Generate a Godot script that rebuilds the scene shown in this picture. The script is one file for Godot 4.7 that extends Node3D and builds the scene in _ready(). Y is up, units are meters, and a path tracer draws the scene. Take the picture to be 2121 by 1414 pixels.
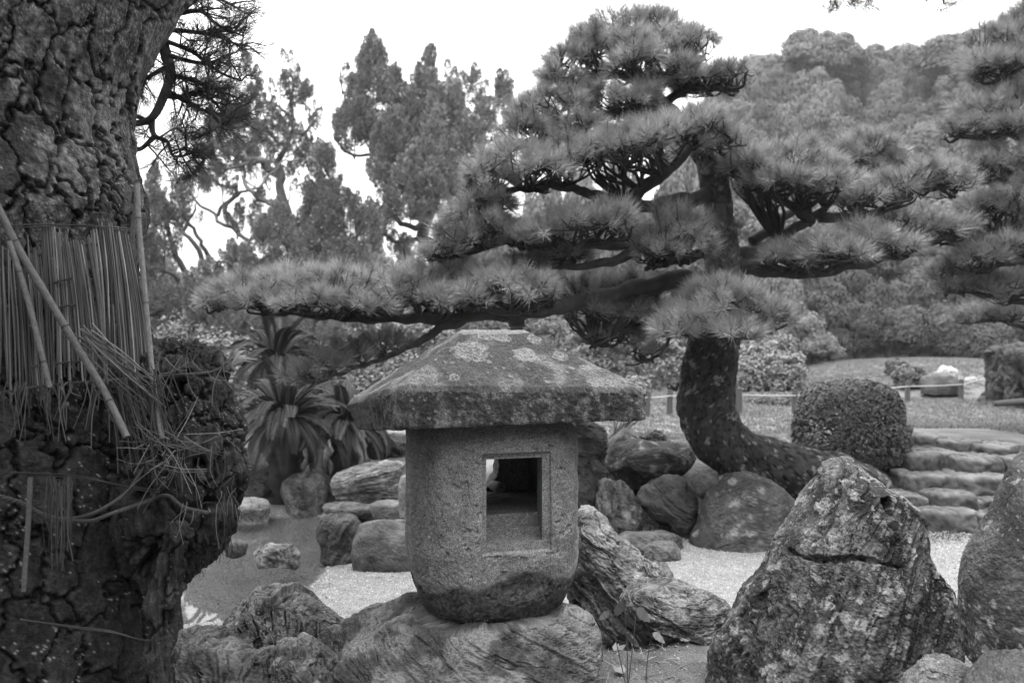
extends Node3D

const F := 1700.0                       # focal length of the photograph in its own pixels
const EYE := Vector3(0.0, 1.4, 0.0)
const PITCH := -0.0206
var cam_basis := Basis(Vector3.RIGHT, PITCH)
var rng := RandomNumberGenerator.new()
var taken := {}
var M := {}
var T := {}
var N := {}


# ---------------------------------------------------------------- mesh collector
class Acc:
	var v := PackedVector3Array()
	var n := PackedVector3Array()
	var c := PackedColorArray()
	var ix := PackedInt32Array()

	func tri(a: Vector3, b: Vector3, d: Vector3, col: Color) -> void:
		var nn := (d - a).cross(b - a).normalized()
		var k := v.size()
		v.append(a); v.append(b); v.append(d)
		n.append(nn); n.append(nn); n.append(nn)
		c.append(col); c.append(col); c.append(col)
		ix.append(k); ix.append(k + 1); ix.append(k + 2)

	func quad(a: Vector3, b: Vector3, d: Vector3, e: Vector3, col: Color) -> void:
		var nn := (d - a).cross(b - a).normalized()
		var k := v.size()
		v.append(a); v.append(b); v.append(d); v.append(e)
		for q in 4:
			n.append(nn); c.append(col)
		ix.append(k); ix.append(k + 1); ix.append(k + 2)
		ix.append(k); ix.append(k + 2); ix.append(k + 3)

	# a blade from a to b, widest near its base, facing roughly nn
	func blade(a: Vector3, b: Vector3, w: Vector3, col: Color) -> void:
		tri(a - w, b, a + w, col)

	func leaf(a: Vector3, dir: Vector3, w: Vector3, bend: Vector3, col: Color) -> void:
		var m := a + dir * 0.5
		var tip := a + dir + bend
		var nn := dir.cross(w).normalized()
		if nn.y < 0.0:
			nn = -nn
			w = -w
		var k := v.size()
		v.append(a); v.append(m + w); v.append(tip); v.append(m - w)
		for q in 4:
			n.append(nn); c.append(col)
		ix.append(k); ix.append(k + 1); ix.append(k + 2)
		ix.append(k); ix.append(k + 2); ix.append(k + 3)

	func tube(p: PackedVector3Array, r: PackedFloat32Array, sides: int, col: Color, vary := 0.0) -> void:
		var m := p.size()
		if m < 2:
			return
		var t0 := (p[1] - p[0]).normalized()
		var side := t0.cross(Vector3.UP if absf(t0.y) < 0.9 else Vector3.RIGHT).normalized()
		var base := v.size()
		for j in m:
			var t := (p[mini(j + 1, m - 1)] - p[maxi(j - 1, 0)]).normalized()
			side = (side - t * side.dot(t)).normalized()
			var up := t.cross(side)
			for i in sides:
				var a := TAU * i / sides
				var o := side * cos(a) + up * sin(a)
				v.append(p[j] + o * r[j])
				n.append(o)
				var g := 1.0 + vary * (fposmod(sin(float(j * 37 + i * 11)) * 43.7, 1.0) - 0.5)
				c.append(Color(col.r * g, col.g * g, col.b * g))
		for j in m - 1:
			for i in sides:
				var a := base + j * sides + i
				var b := base + j * sides + (i + 1) % sides
				ix.append(a); ix.append(a + sides); ix.append(b)
				ix.append(b); ix.append(a + sides); ix.append(b + sides)
		for e in 2:
			var q := base if e == 0 else base + (m - 1) * sides
			var k := v.size()
			v.append(p[0] if e == 0 else p[m - 1])
			n.append(-t0 if e == 0 else (p[m - 1] - p[m - 2]).normalized())
			c.append(col)
			for i in sides:
				if e == 0:
					ix.append(k); ix.append(q + i); ix.append(q + (i + 1) % sides)
				else:
					ix.append(k); ix.append(q + (i + 1) % sides); ix.append(q + i)

	func mesh(mat: Material, off := Vector3.ZERO) -> ArrayMesh:
		if off != Vector3.ZERO:
			for i in v.size():
				v[i] -= off
		var a := []
		a.resize(Mesh.ARRAY_MAX)
		a[Mesh.ARRAY_VERTEX] = v
		a[Mesh.ARRAY_NORMAL] = n
		a[Mesh.ARRAY_COLOR] = c
		a[Mesh.ARRAY_INDEX] = ix
		var me := ArrayMesh.new()
		if v.size():
			me.add_surface_from_arrays(Mesh.PRIMITIVE_TRIANGLES, a)
			me.surface_set_material(0, mat)
		return me


# ---------------------------------------------------------------- small helpers
func px(x: float, y: float, d: float) -> Vector3:
	return EYE + cam_basis * (Vector3((x - 1060.5) / F, (707.0 - y) / F, -1.0) * d)

func g(t: float) -> Color:
	return Color(t, t, t)

func rf(a: float, b: float) -> float:
	return rng.randf_range(a, b)

func rdir() -> Vector3:
	var z := rf(-1.0, 1.0)
	var a := rf(0.0, TAU)
	var s := sqrt(1.0 - z * z)
	return Vector3(s * cos(a), z, s * sin(a))

func numbered(called: String) -> String:
	if not taken.has(called):
		taken[called] = 0
		return called
	taken[called] += 1
	return "%s_%03d" % [called, taken[called]]

func tag(o: Node, label: String, category := "", group := "", kind := "") -> void:
	if label: o.set_meta("label", label)
	if category: o.set_meta("category", category)
	if group: o.set_meta("group", group)
	if kind: o.set_meta("kind", kind)

func thing(called: String, at: Vector3, label: String, category: String, group := "") -> Node3D:
	var o := Node3D.new()
	o.name = numbered(called)
	add_child(o)
	o.position = at
	tag(o, label, category, group)
	return o

# one mesh, built in world space, moved so that its origin is the base of its thing
func piece(called: String, mesh: Mesh, parent: Node3D = null) -> MeshInstance3D:
	var o := MeshInstance3D.new()
	o.mesh = mesh
	if parent == null:
		o.name = numbered(called)
		add_child(o)
	else:
		o.name = called
		parent.add_child(o, true)
	return o

func scatter(called: String, mesh: Mesh, xf: Array, cols: PackedColorArray, parent: Node3D = null) -> MultiMeshInstance3D:
	var mm := MultiMesh.new()
	mm.transform_format = MultiMesh.TRANSFORM_3D
	mm.use_colors = true
	mm.mesh = mesh
	mm.instance_count = xf.size()
	for i in xf.size():
		mm.set_instance_transform(i, xf[i])
		mm.set_instance_color(i, cols[i])
	var o := MultiMeshInstance3D.new()
	o.multimesh = mm
	o.set_meta("kind", "stuff")
	if parent == null:
		o.name = numbered(called)
		add_child(o)
	else:
		o.name = called
		parent.add_child(o, true)
	return o

func along(dir: Vector3, spin: float, s: float) -> Basis:
	var y := dir.normalized()
	var x := y.cross(Vector3.FORWARD if absf(y.z) < 0.9 else Vector3.RIGHT).normalized()
	var z := x.cross(y)
	return Basis(x, y, z) * Basis(Vector3.UP, spin) * Basis.from_scale(Vector3(s, s, s))

# points every so often along a smooth curve through the given ones
func curve(pts: Array, each: int) -> PackedVector3Array:
	var out := PackedVector3Array()
	var m := pts.size()
	for i in m - 1:
		var a: Vector3 = pts[maxi(i - 1, 0)]
		var b: Vector3 = pts[i]
		var c2: Vector3 = pts[i + 1]
		var d: Vector3 = pts[mini(i + 2, m - 1)]
		for k in each:
			out.append(b.cubic_interpolate(c2, a, d, float(k) / each))
	out.append(pts[m - 1])
	return out

func taper(a: float, b: float, m: int, power := 1.0) -> PackedFloat32Array:
	var r := PackedFloat32Array()
	for i in m:
		r.append(lerpf(a, b, pow(float(i) / maxf(m - 1, 1), power)))
	return r

func ss(a: float, b: float, x: float) -> float:
	return smoothstep(a, b, x)

func n3(k: String, p: Vector3, f: float) -> float:
	return (N[k] as FastNoiseLite).get_noise_3d(p.x * f, p.y * f, p.z * f)

# ---------------------------------------------------------------- a sheet or closed skin from a grid of points
func normals(nu: int, nv: int, wrap: bool, P: PackedVector3Array, sign_: float) -> PackedVector3Array:
	var out := PackedVector3Array()
	out.resize(P.size())
	for j in nv:
		var ja := maxi(j - 1, 0) * nu
		var jb := mini(j + 1, nv - 1) * nu
		for i in nu:
			var il := (i - 1 + nu) % nu if wrap else maxi(i - 1, 0)
			var ir := (i + 1) % nu if wrap else mini(i + 1, nu - 1)
			var q := (P[j * nu + ir] - P[j * nu + il]).cross(P[jb + i] - P[ja + i]) * sign_
			out[j * nu + i] = q.normalized() if q.length_squared() > 1e-16 else Vector3.UP
	return out

func skin(nu: int, nv: int, wrap: bool, P: PackedVector3Array, C: PackedColorArray, sign_: float, mat: Material, off := Vector3.ZERO, drop := PackedByteArray()) -> ArrayMesh:
	var nn := normals(nu, nv, wrap, P, sign_)
	var ix := PackedInt32Array()
	var last := nu if wrap else nu - 1
	for j in nv - 1:
		for i in last:
			if drop.size() and drop[j * nu + i]:
				continue
			var a := j * nu + i
			var b := j * nu + (i + 1) % nu
			var c2 := a + nu
			var d := b + nu
			if sign_ > 0.0:
				ix.append(a); ix.append(c2); ix.append(b); ix.append(b); ix.append(c2); ix.append(d)
			else:
				ix.append(a); ix.append(b); ix.append(c2); ix.append(b); ix.append(d); ix.append(c2)
	var V := P.duplicate()
	if off != Vector3.ZERO:
		for i in V.size():
			V[i] -= off
	var arr := []
	arr.resize(Mesh.ARRAY_MAX)
	arr[Mesh.ARRAY_VERTEX] = V
	arr[Mesh.ARRAY_NORMAL] = nn
	arr[Mesh.ARRAY_COLOR] = C
	arr[Mesh.ARRAY_INDEX] = ix
	var me := ArrayMesh.new()
	me.add_surface_from_arrays(Mesh.PRIMITIVE_TRIANGLES, arr)
	me.surface_set_material(0, mat)
	return me

func row_at(rows: Array, v: float) -> Vector3:
	var k := v * (rows.size() - 1)
	var i := clampi(int(k), 0, rows.size() - 2)
	var t := k - i
	var a: Array = rows[maxi(i - 1, 0)]
	var b: Array = rows[i]
	var c2: Array = rows[i + 1]
	var d: Array = rows[mini(i + 2, rows.size() - 1)]
	var o := Vector3()
	for q in 3:
		o[q] = cubic_interpolate(b[q], c2[q], a[q], d[q], t)
	return o

# A rock from its profile: rows are [y, left, right] in the photograph's pixels, standing `d` metres away; o says how thick it is and what it is made of.
func rock(called: String, rows: Array, d: float, o: Dictionary, label: String, group := "") -> MeshInstance3D:
	var nu: int = o.get("nu", 120)
	var nv: int = o.get("nv", 80)
	var thick: float = o.get("thick", 0.8)
	var e: float = 2.0 / o.get("e", 2.4)
	var seed_: float = o.get("seed", rows[0][1])
	var sh := Vector3(seed_ * 0.137, seed_ * 0.071, seed_ * 0.219)
	var P := PackedVector3Array()
	P.resize(nu * nv)
	var caps := 5
	var top := row_at(rows, 0.0)
	var bot := row_at(rows, 1.0)
	var cen := Vector3()
	var fwd := cam_basis * Vector3.FORWARD
	fwd.y = 0.0
	fwd = fwd.normalized()
	var zmin := 0.0
	for r in rows:
		zmin = maxf(zmin, (r[2] - r[1]) * 0.5)
	zmin *= d / F * thick
	for j in nv:
		var s := 1.0
		var v := 0.0
		if j < caps:
			s = sin(float(j) / caps * PI * 0.5)
		elif j > nv - 2:
			s = 0.0
			v = 1.0
		else:
			v = float(j - caps) / (nv - 2 - caps)
		var r := row_at(rows, v)
		if j < caps:
			r.x += (1.0 - cos(float(j) / caps * PI * 0.5)) * 0.0 - (1.0 - s) * minf(8.0, (top.z - top.y) * 0.08)
		var c0 := px((r.y + r.z) * 0.5, r.x, d)
		var hw := (r.z - r.y) * 0.5 * d / F
		var hz := lerpf(zmin, hw * thick, 0.7) if o.get("bulk", true) else hw * thick
		if j < caps or v < 0.2:
			hz = lerpf(hw * thick, hz, clampf(v * 5.0, 0.0, 1.0))
		for i in nu:
			var a := TAU * i / nu
			var cx := signf(cos(a)) * pow(absf(cos(a)), e) * hw * s
			var cz := signf(sin(a)) * pow(absf(sin(a)), e) * hz * s
			P[j * nu + i] = c0 + Vector3(cx, 0, 0) - fwd * cz + fwd * (v - 0.5) * o.get("lean", 0.0) * -1.0
	cen = px((row_at(rows, 0.5).y + row_at(rows, 0.5).z) * 0.5, lerpf(top.x, bot.x, 0.55), d)
	# flat facets
	var cut: int = o.get("facets", 0)
	if cut:
		var r2 := RandomNumberGenerator.new()
		r2.seed = int(seed_) + 5
		for k in cut:
			var dn := Vector3(r2.randf_range(-1, 1), r2.randf_range(-0.2, 0.9), r2.randf_range(0.0, 1.0)).normalized()
			var ext := 0.0
			for q in range(0, P.size(), 7):
				ext = maxf(ext, (P[q] - cen).dot(dn))
			var h := ext * r2.randf_range(0.80, 0.93)
			for q in P.size():
				var over := (P[q] - cen).dot(dn) - h
				if over > 0.0:
					P[q] -= dn * over * 0.88
	for pl in o.get("planes", []):
		var pn: Vector3 = (pl[0] as Vector3).normalized()
		var pp := px(pl[1], pl[2], pl[3])
		for q in P.size():
			var over := (P[q] - pp).dot(pn)
			if over > 0.0:
				P[q] -= pn * over * 0.93
	var nn := normals(nu, nv, true, P, 1.0)
	var lump: float = o.get("lump", 0.03)
	var lf: float = o.get("lf", 4.0)
	var st: float = o.get("strata", 0.0)
	var sd: Vector3 = (o.get("sdir", Vector3(0.5, 0.6, 0.3)) as Vector3).normalized()
	var sf: float = o.get("sf", 26.0)
	var rough: float = o.get("rough", 0.006)
	var tone: float = o.get("tone", 0.16)
	if group == "rocks along the far bank":
		tone *= 0.78
	var mot: float = o.get("mottle", 0.5)
	var streak: float = o.get("streak", 0.4)
	var lich: float = o.get("lichen", 0.0)
	var lichf: float = o.get("lichf", 16.0)
	var dark: float = o.get("dark", 0.3)
	var C := PackedColorArray()
	C.resize(P.size())
	var t1 := sd.cross(Vector3.UP).normalized()
	var t2 := sd.cross(t1)
	var blk: float = o.get("blocks", 0.0)
	var el: float = o.get("el", 0.20)
	var seams: float = o.get("seams", 0.5 if st > 0.0 else 0.0)
	var foot: float = o.get("foot", -10.0)
	var cracks := []
	for ck in o.get("cracks", []):
		cracks.append([px(ck[0], ck[1], d - 0.2), px(ck[2], ck[3], d - 0.2), ck[4] * d / F, ck[5]])
	for q in P.size():
		var p := P[q]
		var w := p + sh
		var big := n3("fbm", w, lf)
		var mid := n3("fbm", w, lf * 3.7)
		var warp := big * 0.10 + mid * 0.02
		# layered stone: long along the layers, short across them
		var lay := Vector3(w.dot(sd) * sf + warp * 5.0, w.dot(t1) * sf * el, w.dot(t2) * sf * el * 0.8)
		var l1 := (N["fbm"] as FastNoiseLite).get_noise_3d(lay.x, lay.y, lay.z)
		var ly := lay.x * 0.55
		var s1 := (N["fbm"] as FastNoiseLite).get_noise_3d(floorf(ly) * 7.7, lay.y * 0.42, lay.z * 0.42)
		var s2 := (N["fbm"] as FastNoiseLite).get_noise_3d(floorf(ly * 3.3) * 5.1, lay.y * 0.7, lay.z * 0.7)
		var l2 := (N["rid"] as FastNoiseLite).get_noise_3d(lay.x * 0.45, lay.y * 0.6, lay.z * 0.6)
		var fine := n3("fbm", w, 55.0)
		var dd := big * lump + mid * lump * 0.16 + (s1 * 0.95 + s2 * 0.45 + l1 * 0.20) * st + fine * rough * 0.7
		if blk > 0.0:
			var cr := n3("cellsub", Vector3(w.dot(sd) * 1.6, w.dot(t1) * 0.8, w.dot(t2) * 0.8) + Vector3(mid, big, mid) * 0.08, o.get("bf", 5.0))
			dd -= blk * (1.0 - ss(0.0, 0.16, cr + 1.0))
			dd += blk * 0.8 * n3("cellval", Vector3(w.dot(sd) * 1.6, w.dot(t1) * 0.8, w.dot(t2) * 0.8) + Vector3(mid, big, mid) * 0.08, o.get("bf", 5.0))
		for ck in cracks:
			var ab: Vector3 = ck[1] - ck[0]
			var ap := p - (ck[0] as Vector3)
			var u := clampf((ap.x * ab.x + ap.y * ab.y) / (ab.x * ab.x + ab.y * ab.y), 0.0, 1.0)
			var off := Vector2(ap.x - ab.x * u, ap.y - ab.y * u).length() + mid * 0.010 + fine * 0.003
			dd -= ck[3] * (1.0 - ss(ck[2] * 0.4, ck[2] * 1.7, off)) * clampf(nn[q].z * 2.0, 0.0, 1.0)
		P[q] = p + nn[q] * dd
		var lfine := (N["fbm"] as FastNoiseLite).get_noise_3d(lay.x * 4.0, lay.y * 5.0, lay.z * 5.0)
		var vf := n3("fbm", w, 150.0)
		var col := tone * (1.0 + mot * (mid * 0.7 + big * 0.7) + streak * (l1 * 1.0 + s2 * 1.2 + lfine * 1.4) + fine * 0.6 + vf * 0.9)
		P[q] += nn[q] * (lfine * 0.12 * st + vf * 0.0008)
		if seams > 0.0:
			var sl := (N["fbm"] as FastNoiseLite).get_noise_3d(lay.x * 0.8 + 40.0, lay.y * 0.55, lay.z * 0.55)
			var se := (1.0 - ss(0.0, 0.055, absf(sl))) * ss(-0.25, 0.1, mid + big * 0.5 + 0.1)
			P[q] -= nn[q] * se * 0.5 * maxf(st, 0.012)
			col *= 1.0 - 0.72 * se * seams
		if foot > -9.0:
			col *= lerpf(1.0, 0.33 + 0.3 * fine, ss(foot + 0.012, foot - 0.012, p.y + mid * 0.03 + fine * 0.015 + big * 0.03))
		if dark > 0.0:
			var dk := ss(0.0, 0.20, n3("fbm", w + Vector3(9, 3, 1), lf * 1.6) + fine * 0.30 + vf * 0.2 + l1 * 0.3 + lfine * 0.2)
			col *= lerpf(1.0, 1.0 - dark, dk)
		if lich > 0.0:
			var cl := n3("cell", w + Vector3(mid, fine, mid) * 0.02, lichf) + 1.0
			var cl2 := n3("cell", w + Vector3(5, 7, 3) + Vector3(mid, fine, mid) * 0.02, lichf * 2.3) + 1.0
			var patch := n3("fbm", w + Vector3(4, 8, 2), lf * 1.1)
			var a1 := ss(0.27, 0.23, cl + fine * 0.24 - patch * 0.22 - (lich - 0.5) * 0.25)
			var a2 := ss(0.24, 0.21, cl2 + fine * 0.28 - patch * 0.2 - (lich - 0.5) * 0.25)
			var lt := maxf(a1 * 0.85, a2 * 0.7)
			col = lerpf(col, o.get("lichtone", 0.40) * (1.0 + fine * 0.7 + mid * 0.3), lt)
			P[q] += nn[q] * lt * 0.0025
		C[q] = g(clampf(col, 0.012, 0.75))
	var base := px((bot.y + bot.z) * 0.5, bot.x, d)
	var me := skin(nu, nv, true, P, C, 1.0, o.get("mat", M.rock), base)
	var r0 := piece(called, me)
	r0.position = base
	if label:
		tag(r0, label, o.get("cat", "rock"), group)
	return r0


# ---------------------------------------------------------------- materials
func noise(type: int, oct: int, fr := 1.0) -> FastNoiseLite:
	var f := FastNoiseLite.new()
	f.noise_type = type
	f.frequency = fr
	f.fractal_octaves = oct
	f.seed = 7
	return f

func make_noise() -> void:
	N.fbm = noise(FastNoiseLite.TYPE_SIMPLEX_SMOOTH, 3)
	N.fbm.fractal_type = FastNoiseLite.FRACTAL_FBM
	N.rid = noise(FastNoiseLite.TYPE_SIMPLEX, 3)
	N.rid.fractal_type = FastNoiseLite.FRACTAL_RIDGED
	for k in [["cell", FastNoiseLite.RETURN_DISTANCE], ["cellsub", FastNoiseLite.RETURN_DISTANCE2_SUB], ["cellval", FastNoiseLite.RETURN_CELL_VALUE]]:
		var f := noise(FastNoiseLite.TYPE_CELLULAR, 1)
		f.fractal_type = FastNoiseLite.FRACTAL_NONE
		f.cellular_return_type = k[1]
		f.cellular_distance_function = FastNoiseLite.DISTANCE_EUCLIDEAN
		f.cellular_jitter = 1.0
		N[k[0]] = f

func ntex(type: int, fr: float, oct: int, stops: Array, size := 512) -> NoiseTexture2D:
	var t := NoiseTexture2D.new()
	t.width = size
	t.height = size
	t.seamless = true
	t.seamless_blend_skirt = 0.2
	t.generate_mipmaps = false
	t.noise = noise(type, oct, fr)
	t.noise.fractal_type = FastNoiseLite.FRACTAL_FBM
	var gr := Gradient.new()
	var of := PackedFloat32Array()
	var cs := PackedColorArray()
	for s in stops:
		of.append(s[0])
		cs.append(Color(s[1], s[1], s[1]))
	gr.offsets = of
	gr.colors = cs
	t.color_ramp = gr
	return t

func mat(rough: float, vc := true, albedo: Texture2D = null, bump: Texture2D = null, bump_cm := 0.3, scale := 3.0) -> StandardMaterial3D:
	var m := StandardMaterial3D.new()
	m.roughness = rough
	m.vertex_color_use_as_albedo = vc
	m.metallic_specular = 0.35
	if albedo or bump:
		m.uv1_triplanar = true
		m.uv1_world_triplanar = true
		m.uv1_scale = Vector3(scale, scale, scale)
	if albedo:
		m.albedo_texture = albedo
	if bump:
		m.heightmap_enabled = true
		m.heightmap_texture = bump
		m.heightmap_scale = bump_cm
	return m

func make_materials() -> void:
	T.grain = ntex(FastNoiseLite.TYPE_SIMPLEX, 0.05, 5, [[0.0, 0.0], [1.0, 1.0]])
	T.speck = ntex(FastNoiseLite.TYPE_VALUE_CUBIC, 0.22, 2, [[0.0, 0.45], [0.42, 0.68], [0.5, 0.84], [0.6, 0.95], [1.0, 1.0]], 1024)
	T.fleck = ntex(FastNoiseLite.TYPE_SIMPLEX, 0.06, 4, [[0.0, 0.6], [0.4, 0.8], [0.62, 0.95], [1.0, 1.0]], 1024)
	M.rock = mat(0.8, true, T.fleck, T.grain, 0.22, 4.0)
	M.granite = mat(0.92, true, T.speck, T.speck, 0.16, 2.3)
	M.rock.albedo_color = g(0.86).linear_to_srgb()
	M.bark = mat(0.85, true, T.fleck, T.grain, 0.30, 4.5)
	M.granite.albedo_color = g(0.98).linear_to_srgb()
	M.soil = mat(0.95, true, T.fleck, T.grain, 1.0, 2.0)
	M.lawn = mat(0.95, true, T.fleck, T.grain, 1.5, 1.3)
	M.limb = mat(0.92)
	M.pebble = mat(0.9)
	M.straw = mat(0.7)
	M.wood = mat(0.85, true, T.fleck)
	M.wood.uv1_scale = Vector3(9.0, 1.2, 9.0)
	for k in ["needle", "leaf", "frond"]:
		var m := mat(0.6)
		m.backlight_enabled = true
		m.backlight = g(0.7 if k == "needle" else 0.3)
		M[k] = m
	M.frond.roughness = 0.42
	var w := StandardMaterial3D.new()
	w.roughness = 0.01
	w.transparency = BaseMaterial3D.TRANSPARENCY_ALPHA
	w.albedo_color = Color(0.36, 0.36, 0.36, 0.14)
	w.metallic_specular = 0.5
	M.water = w


# ---------------------------------------------------------------- the lie of the land (heights in metres; the camera stands at x 0, z 0)
func pond_in(x: float, z: float) -> float:
	var D := -z
	var wob := 0.10 * (N.fbm as FastNoiseLite).get_noise_2d(x * 1.7, z * 1.7)
	var right := -0.86 - x + 0.10 * sin(D * 2.3)
	var near_ := D - (3.72 + 0.95 * pow(maxf(0.0, x + 1.75), 1.8))
	return minf(minf(right, near_), 6.25 - D) + wob

func land(x: float, z: float) -> float:
	var D := -z
	var f := N.fbm as FastNoiseLite
	var wob := f.get_noise_2d(x * 1.1, z * 1.1)
	var h := 0.30 * (1.0 - ss(2.75, 3.45, D + wob * 0.25 - 0.25 * ss(0.2, 1.2, x) + 0.15 * ss(-0.9, -1.4, x)))
	h += 0.012 * f.get_noise_2d(x * 6.0, z * 6.0) * (1.0 - ss(3.0, 3.6, D)) + 0.006 * f.get_noise_2d(x * 21.0, z * 21.0) * (1.0 - ss(3.0, 3.6, D))
	var bank := lerpf(6.35, 5.2, ss(-1.0, -0.1, x)) + wob * 0.12
	var right_side := 0.40 * ss(bank, bank + 1.5, D)
	var steps_ := clampf((D - 5.5) * 0.60 - 0.02, 0.0, 0.50) - 0.13 * ss(6.6, 9.0, D)
	h += lerpf(right_side, steps_, ss(2.95, 3.15, x))
	var p := pond_in(x, z)
	h -= 0.15 * ss(-0.12, 0.65, p) * (1.0 - ss(6.0, 6.3, D))
	h -= 0.40 * ss(11.8, 14.5, D)
	var r := Vector2((x - 8.2) / 4.5, (D - 15.6) / 4.6).length()
	h += 0.76 * pow(maxf(0.0, 1.0 - r * r), 0.75)
	var r2 := Vector2((x - 4.5) / 3.2, (D - 13.2) / 2.0).length()
	h += 0.06 * (1.0 - ss(0.0, 1.0, r2))
	h += clampf(D - 24.0, 0.0, 29.0) * 0.36 * ss(0.0, 22.0, x - (D - 24.0) * 0.05) * (1.0 - 0.6 * ss(56.0, 90.0, D))
	return h

func ground_tone(x: float, z: float, h: float) -> float:
	var D := -z
	var f := N.fbm as FastNoiseLite
	var a := f.get_noise_2d(x * 2.3 + 9.0, z * 2.3)
	var b := f.get_noise_2d(x * 14.0, z * 14.0)
	var soil := 0.155 * (1.0 + a * 0.5 + b * 0.5)
	var gravel := 0.35 * (1.0 + b * 0.2 + f.get_noise_2d(x * 70.0, z * 70.0) * 0.35)
	var lawn := 0.22 * (1.0 + a * 0.35 + b * 0.25)
	var path := 0.29 * (1.0 + b * 0.25)
	var bare := 0.07 * (1.0 + b * 0.7 + a * 0.3)
	var bank := lerpf(6.35, 5.2, ss(-1.0, -0.1, x))
	var col := lerpf(soil, gravel, ss(0.14, 0.05, h + b * 0.02) * ss(2.9, 3.2, D))
	var pin := pond_in(x, z)
	col = lerpf(col, 0.115 * (1.0 + b * 0.25), ss(-0.06, 0.25, pin + b * 0.05) * 0.85)
	col = lerpf(col, bare, ss(bank - 0.05, bank + 0.12, D + b * 0.05))
	col = lerpf(col, lawn, ss(bank + 0.75, bank + 1.35, D + a * 0.3))
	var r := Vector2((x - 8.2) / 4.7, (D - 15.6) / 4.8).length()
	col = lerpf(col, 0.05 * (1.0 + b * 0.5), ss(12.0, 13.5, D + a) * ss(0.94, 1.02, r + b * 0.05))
	# a light gravel path crosses behind the leaning pine
	var pth := ss(7.5, 7.8, D + a * 0.2 - (x - 2.0) * 0.18) * ss(9.0, 8.7, D + a * 0.2 - (x - 2.0) * 0.18) * ss(2.9, 2.3, x + a * 0.3) * ss(0.2, 0.8, x)
	return lerpf(col, path, pth)

func sheet(called: String, x0: float, x1: float, z0: float, z1: float, nx: int, nz: int, m: Material, label: String, sink := false) -> void:
	var P := PackedVector3Array()
	var C := PackedColorArray()
	P.resize(nx * nz)
	C.resize(nx * nz)
	for j in nz:
		for i in nx:
			var x := lerpf(x0, x1, float(i) / (nx - 1))
			var z := lerpf(z0, z1, float(j) / (nz - 1))
			var h := land(x, z)
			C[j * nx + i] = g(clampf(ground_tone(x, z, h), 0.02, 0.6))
			if sink and x > -5.5 and x < 6.5 and z > -11.5 and z < 2.0:
				h -= 0.02
			if sink and x > -4.5 and x < 5.5 and z > -10.4 and z < 1.0:
				h -= 0.33
			P[j * nx + i] = Vector3(x, h, z)
	var o := piece(called, skin(nx, nz, false, P, C, 1.0 if z1 < z0 else -1.0, m))
	tag(o, label, "", "", "structure")

func build_ground() -> void:
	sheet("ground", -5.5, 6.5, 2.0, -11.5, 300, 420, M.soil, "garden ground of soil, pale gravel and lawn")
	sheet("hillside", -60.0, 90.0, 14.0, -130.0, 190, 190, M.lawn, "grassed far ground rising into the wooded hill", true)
	var w := PackedVector3Array([Vector3(-5.0, -0.035, -3.3), Vector3(-0.4, -0.035, -3.3), Vector3(-5.0, -0.035, -6.6), Vector3(-0.4, -0.035, -6.6)])
	var o := piece("water", skin(2, 2, false, w, PackedColorArray([g(1), g(1), g(1), g(1)]), 1.0, M.water))
	tag(o, "shallow still pond water over gravel", "", "", "structure")
	# loose gravel
	var a := Acc.new()
	var r2 := RandomNumberGenerator.new()
	r2.seed = 3
	var ico := SphereMesh.new()
	ico.radius = 0.5
	ico.height = 0.8
	ico.radial_segments = 7
	ico.rings = 4
	ico.material = M.pebble
	var xf := []
	var cs := PackedColorArray()
	while xf.size() < 100000:
		var D := 3.0 + 3.2 * sqrt(rng.randf())
		var x := rf(-2.6, 3.9)
		if absf(x / D) > 0.68:
			continue
		var h := land(x, -D)
		if h > 0.09 + rf(-0.05, 0.03) or h < -0.16:
			continue
		var s := rf(0.0045, 0.0095) * (1.5 if rng.randf() < 0.08 else 1.0)
		xf.append(Transform3D(Basis(rdir(), rf(0, TAU)) * Basis.from_scale(Vector3(s, s * 0.7, s * 1.2)), Vector3(x, h + s * 0.1, -D)))
		var wet := ss(-0.03, -0.05, h)
		cs.append(g(lerpf(clampf(rng.randfn(0.34, 0.08), 0.08, 0.60), clampf(rng.randfn(0.115, 0.03), 0.03, 0.22), wet)))
	var go := scatter("gravel", ico, xf, cs)
	tag(go, "pale raked gravel between the rocks and the pond", "gravel", "", "stuff")


# ---------------------------------------------------------------- stone lantern
const LY := 0.2618                       # how far the lantern is turned
var lc := Vector3(-0.0727, 0.0, -2.66)   # the middle of its body
var lx := Vector3(cos(0.2618), 0, -sin(0.2618))
var lz := Vector3(sin(0.2618), 0, cos(0.2618))
const YB := 0.488
const YT := 1.118
const WX0 := -0.0684
const WX1 := 0.1036
const WY0 := 0.752
const WY1 := 1.003

func lan(x: float, y: float, z: float) -> Vector3:
	return lc + lx * x + Vector3(0, y, 0) + lz * z

func body_half(y: float) -> float:
	var k := clampf((y - YB) / (YT - YB), 0.0, 1.0)
	var w := 0.262
	w -= 0.030 * pow(ss(0.34, 0.0, k), 1.3)
	if y < YB + 0.07:
		w -= 0.052 * (1.0 - sqrt(maxf(0.0, 1.0 - pow((YB + 0.07 - y) / 0.07, 2.0))))
	if y > YT - 0.075:
		w -= 0.070 * (1.0 - sqrt(maxf(0.0, 1.0 - pow((y - YT + 0.075) / 0.075, 2.0))))
	return w * (0.985 + 0.022 * sin(k * 3.0))

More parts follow.
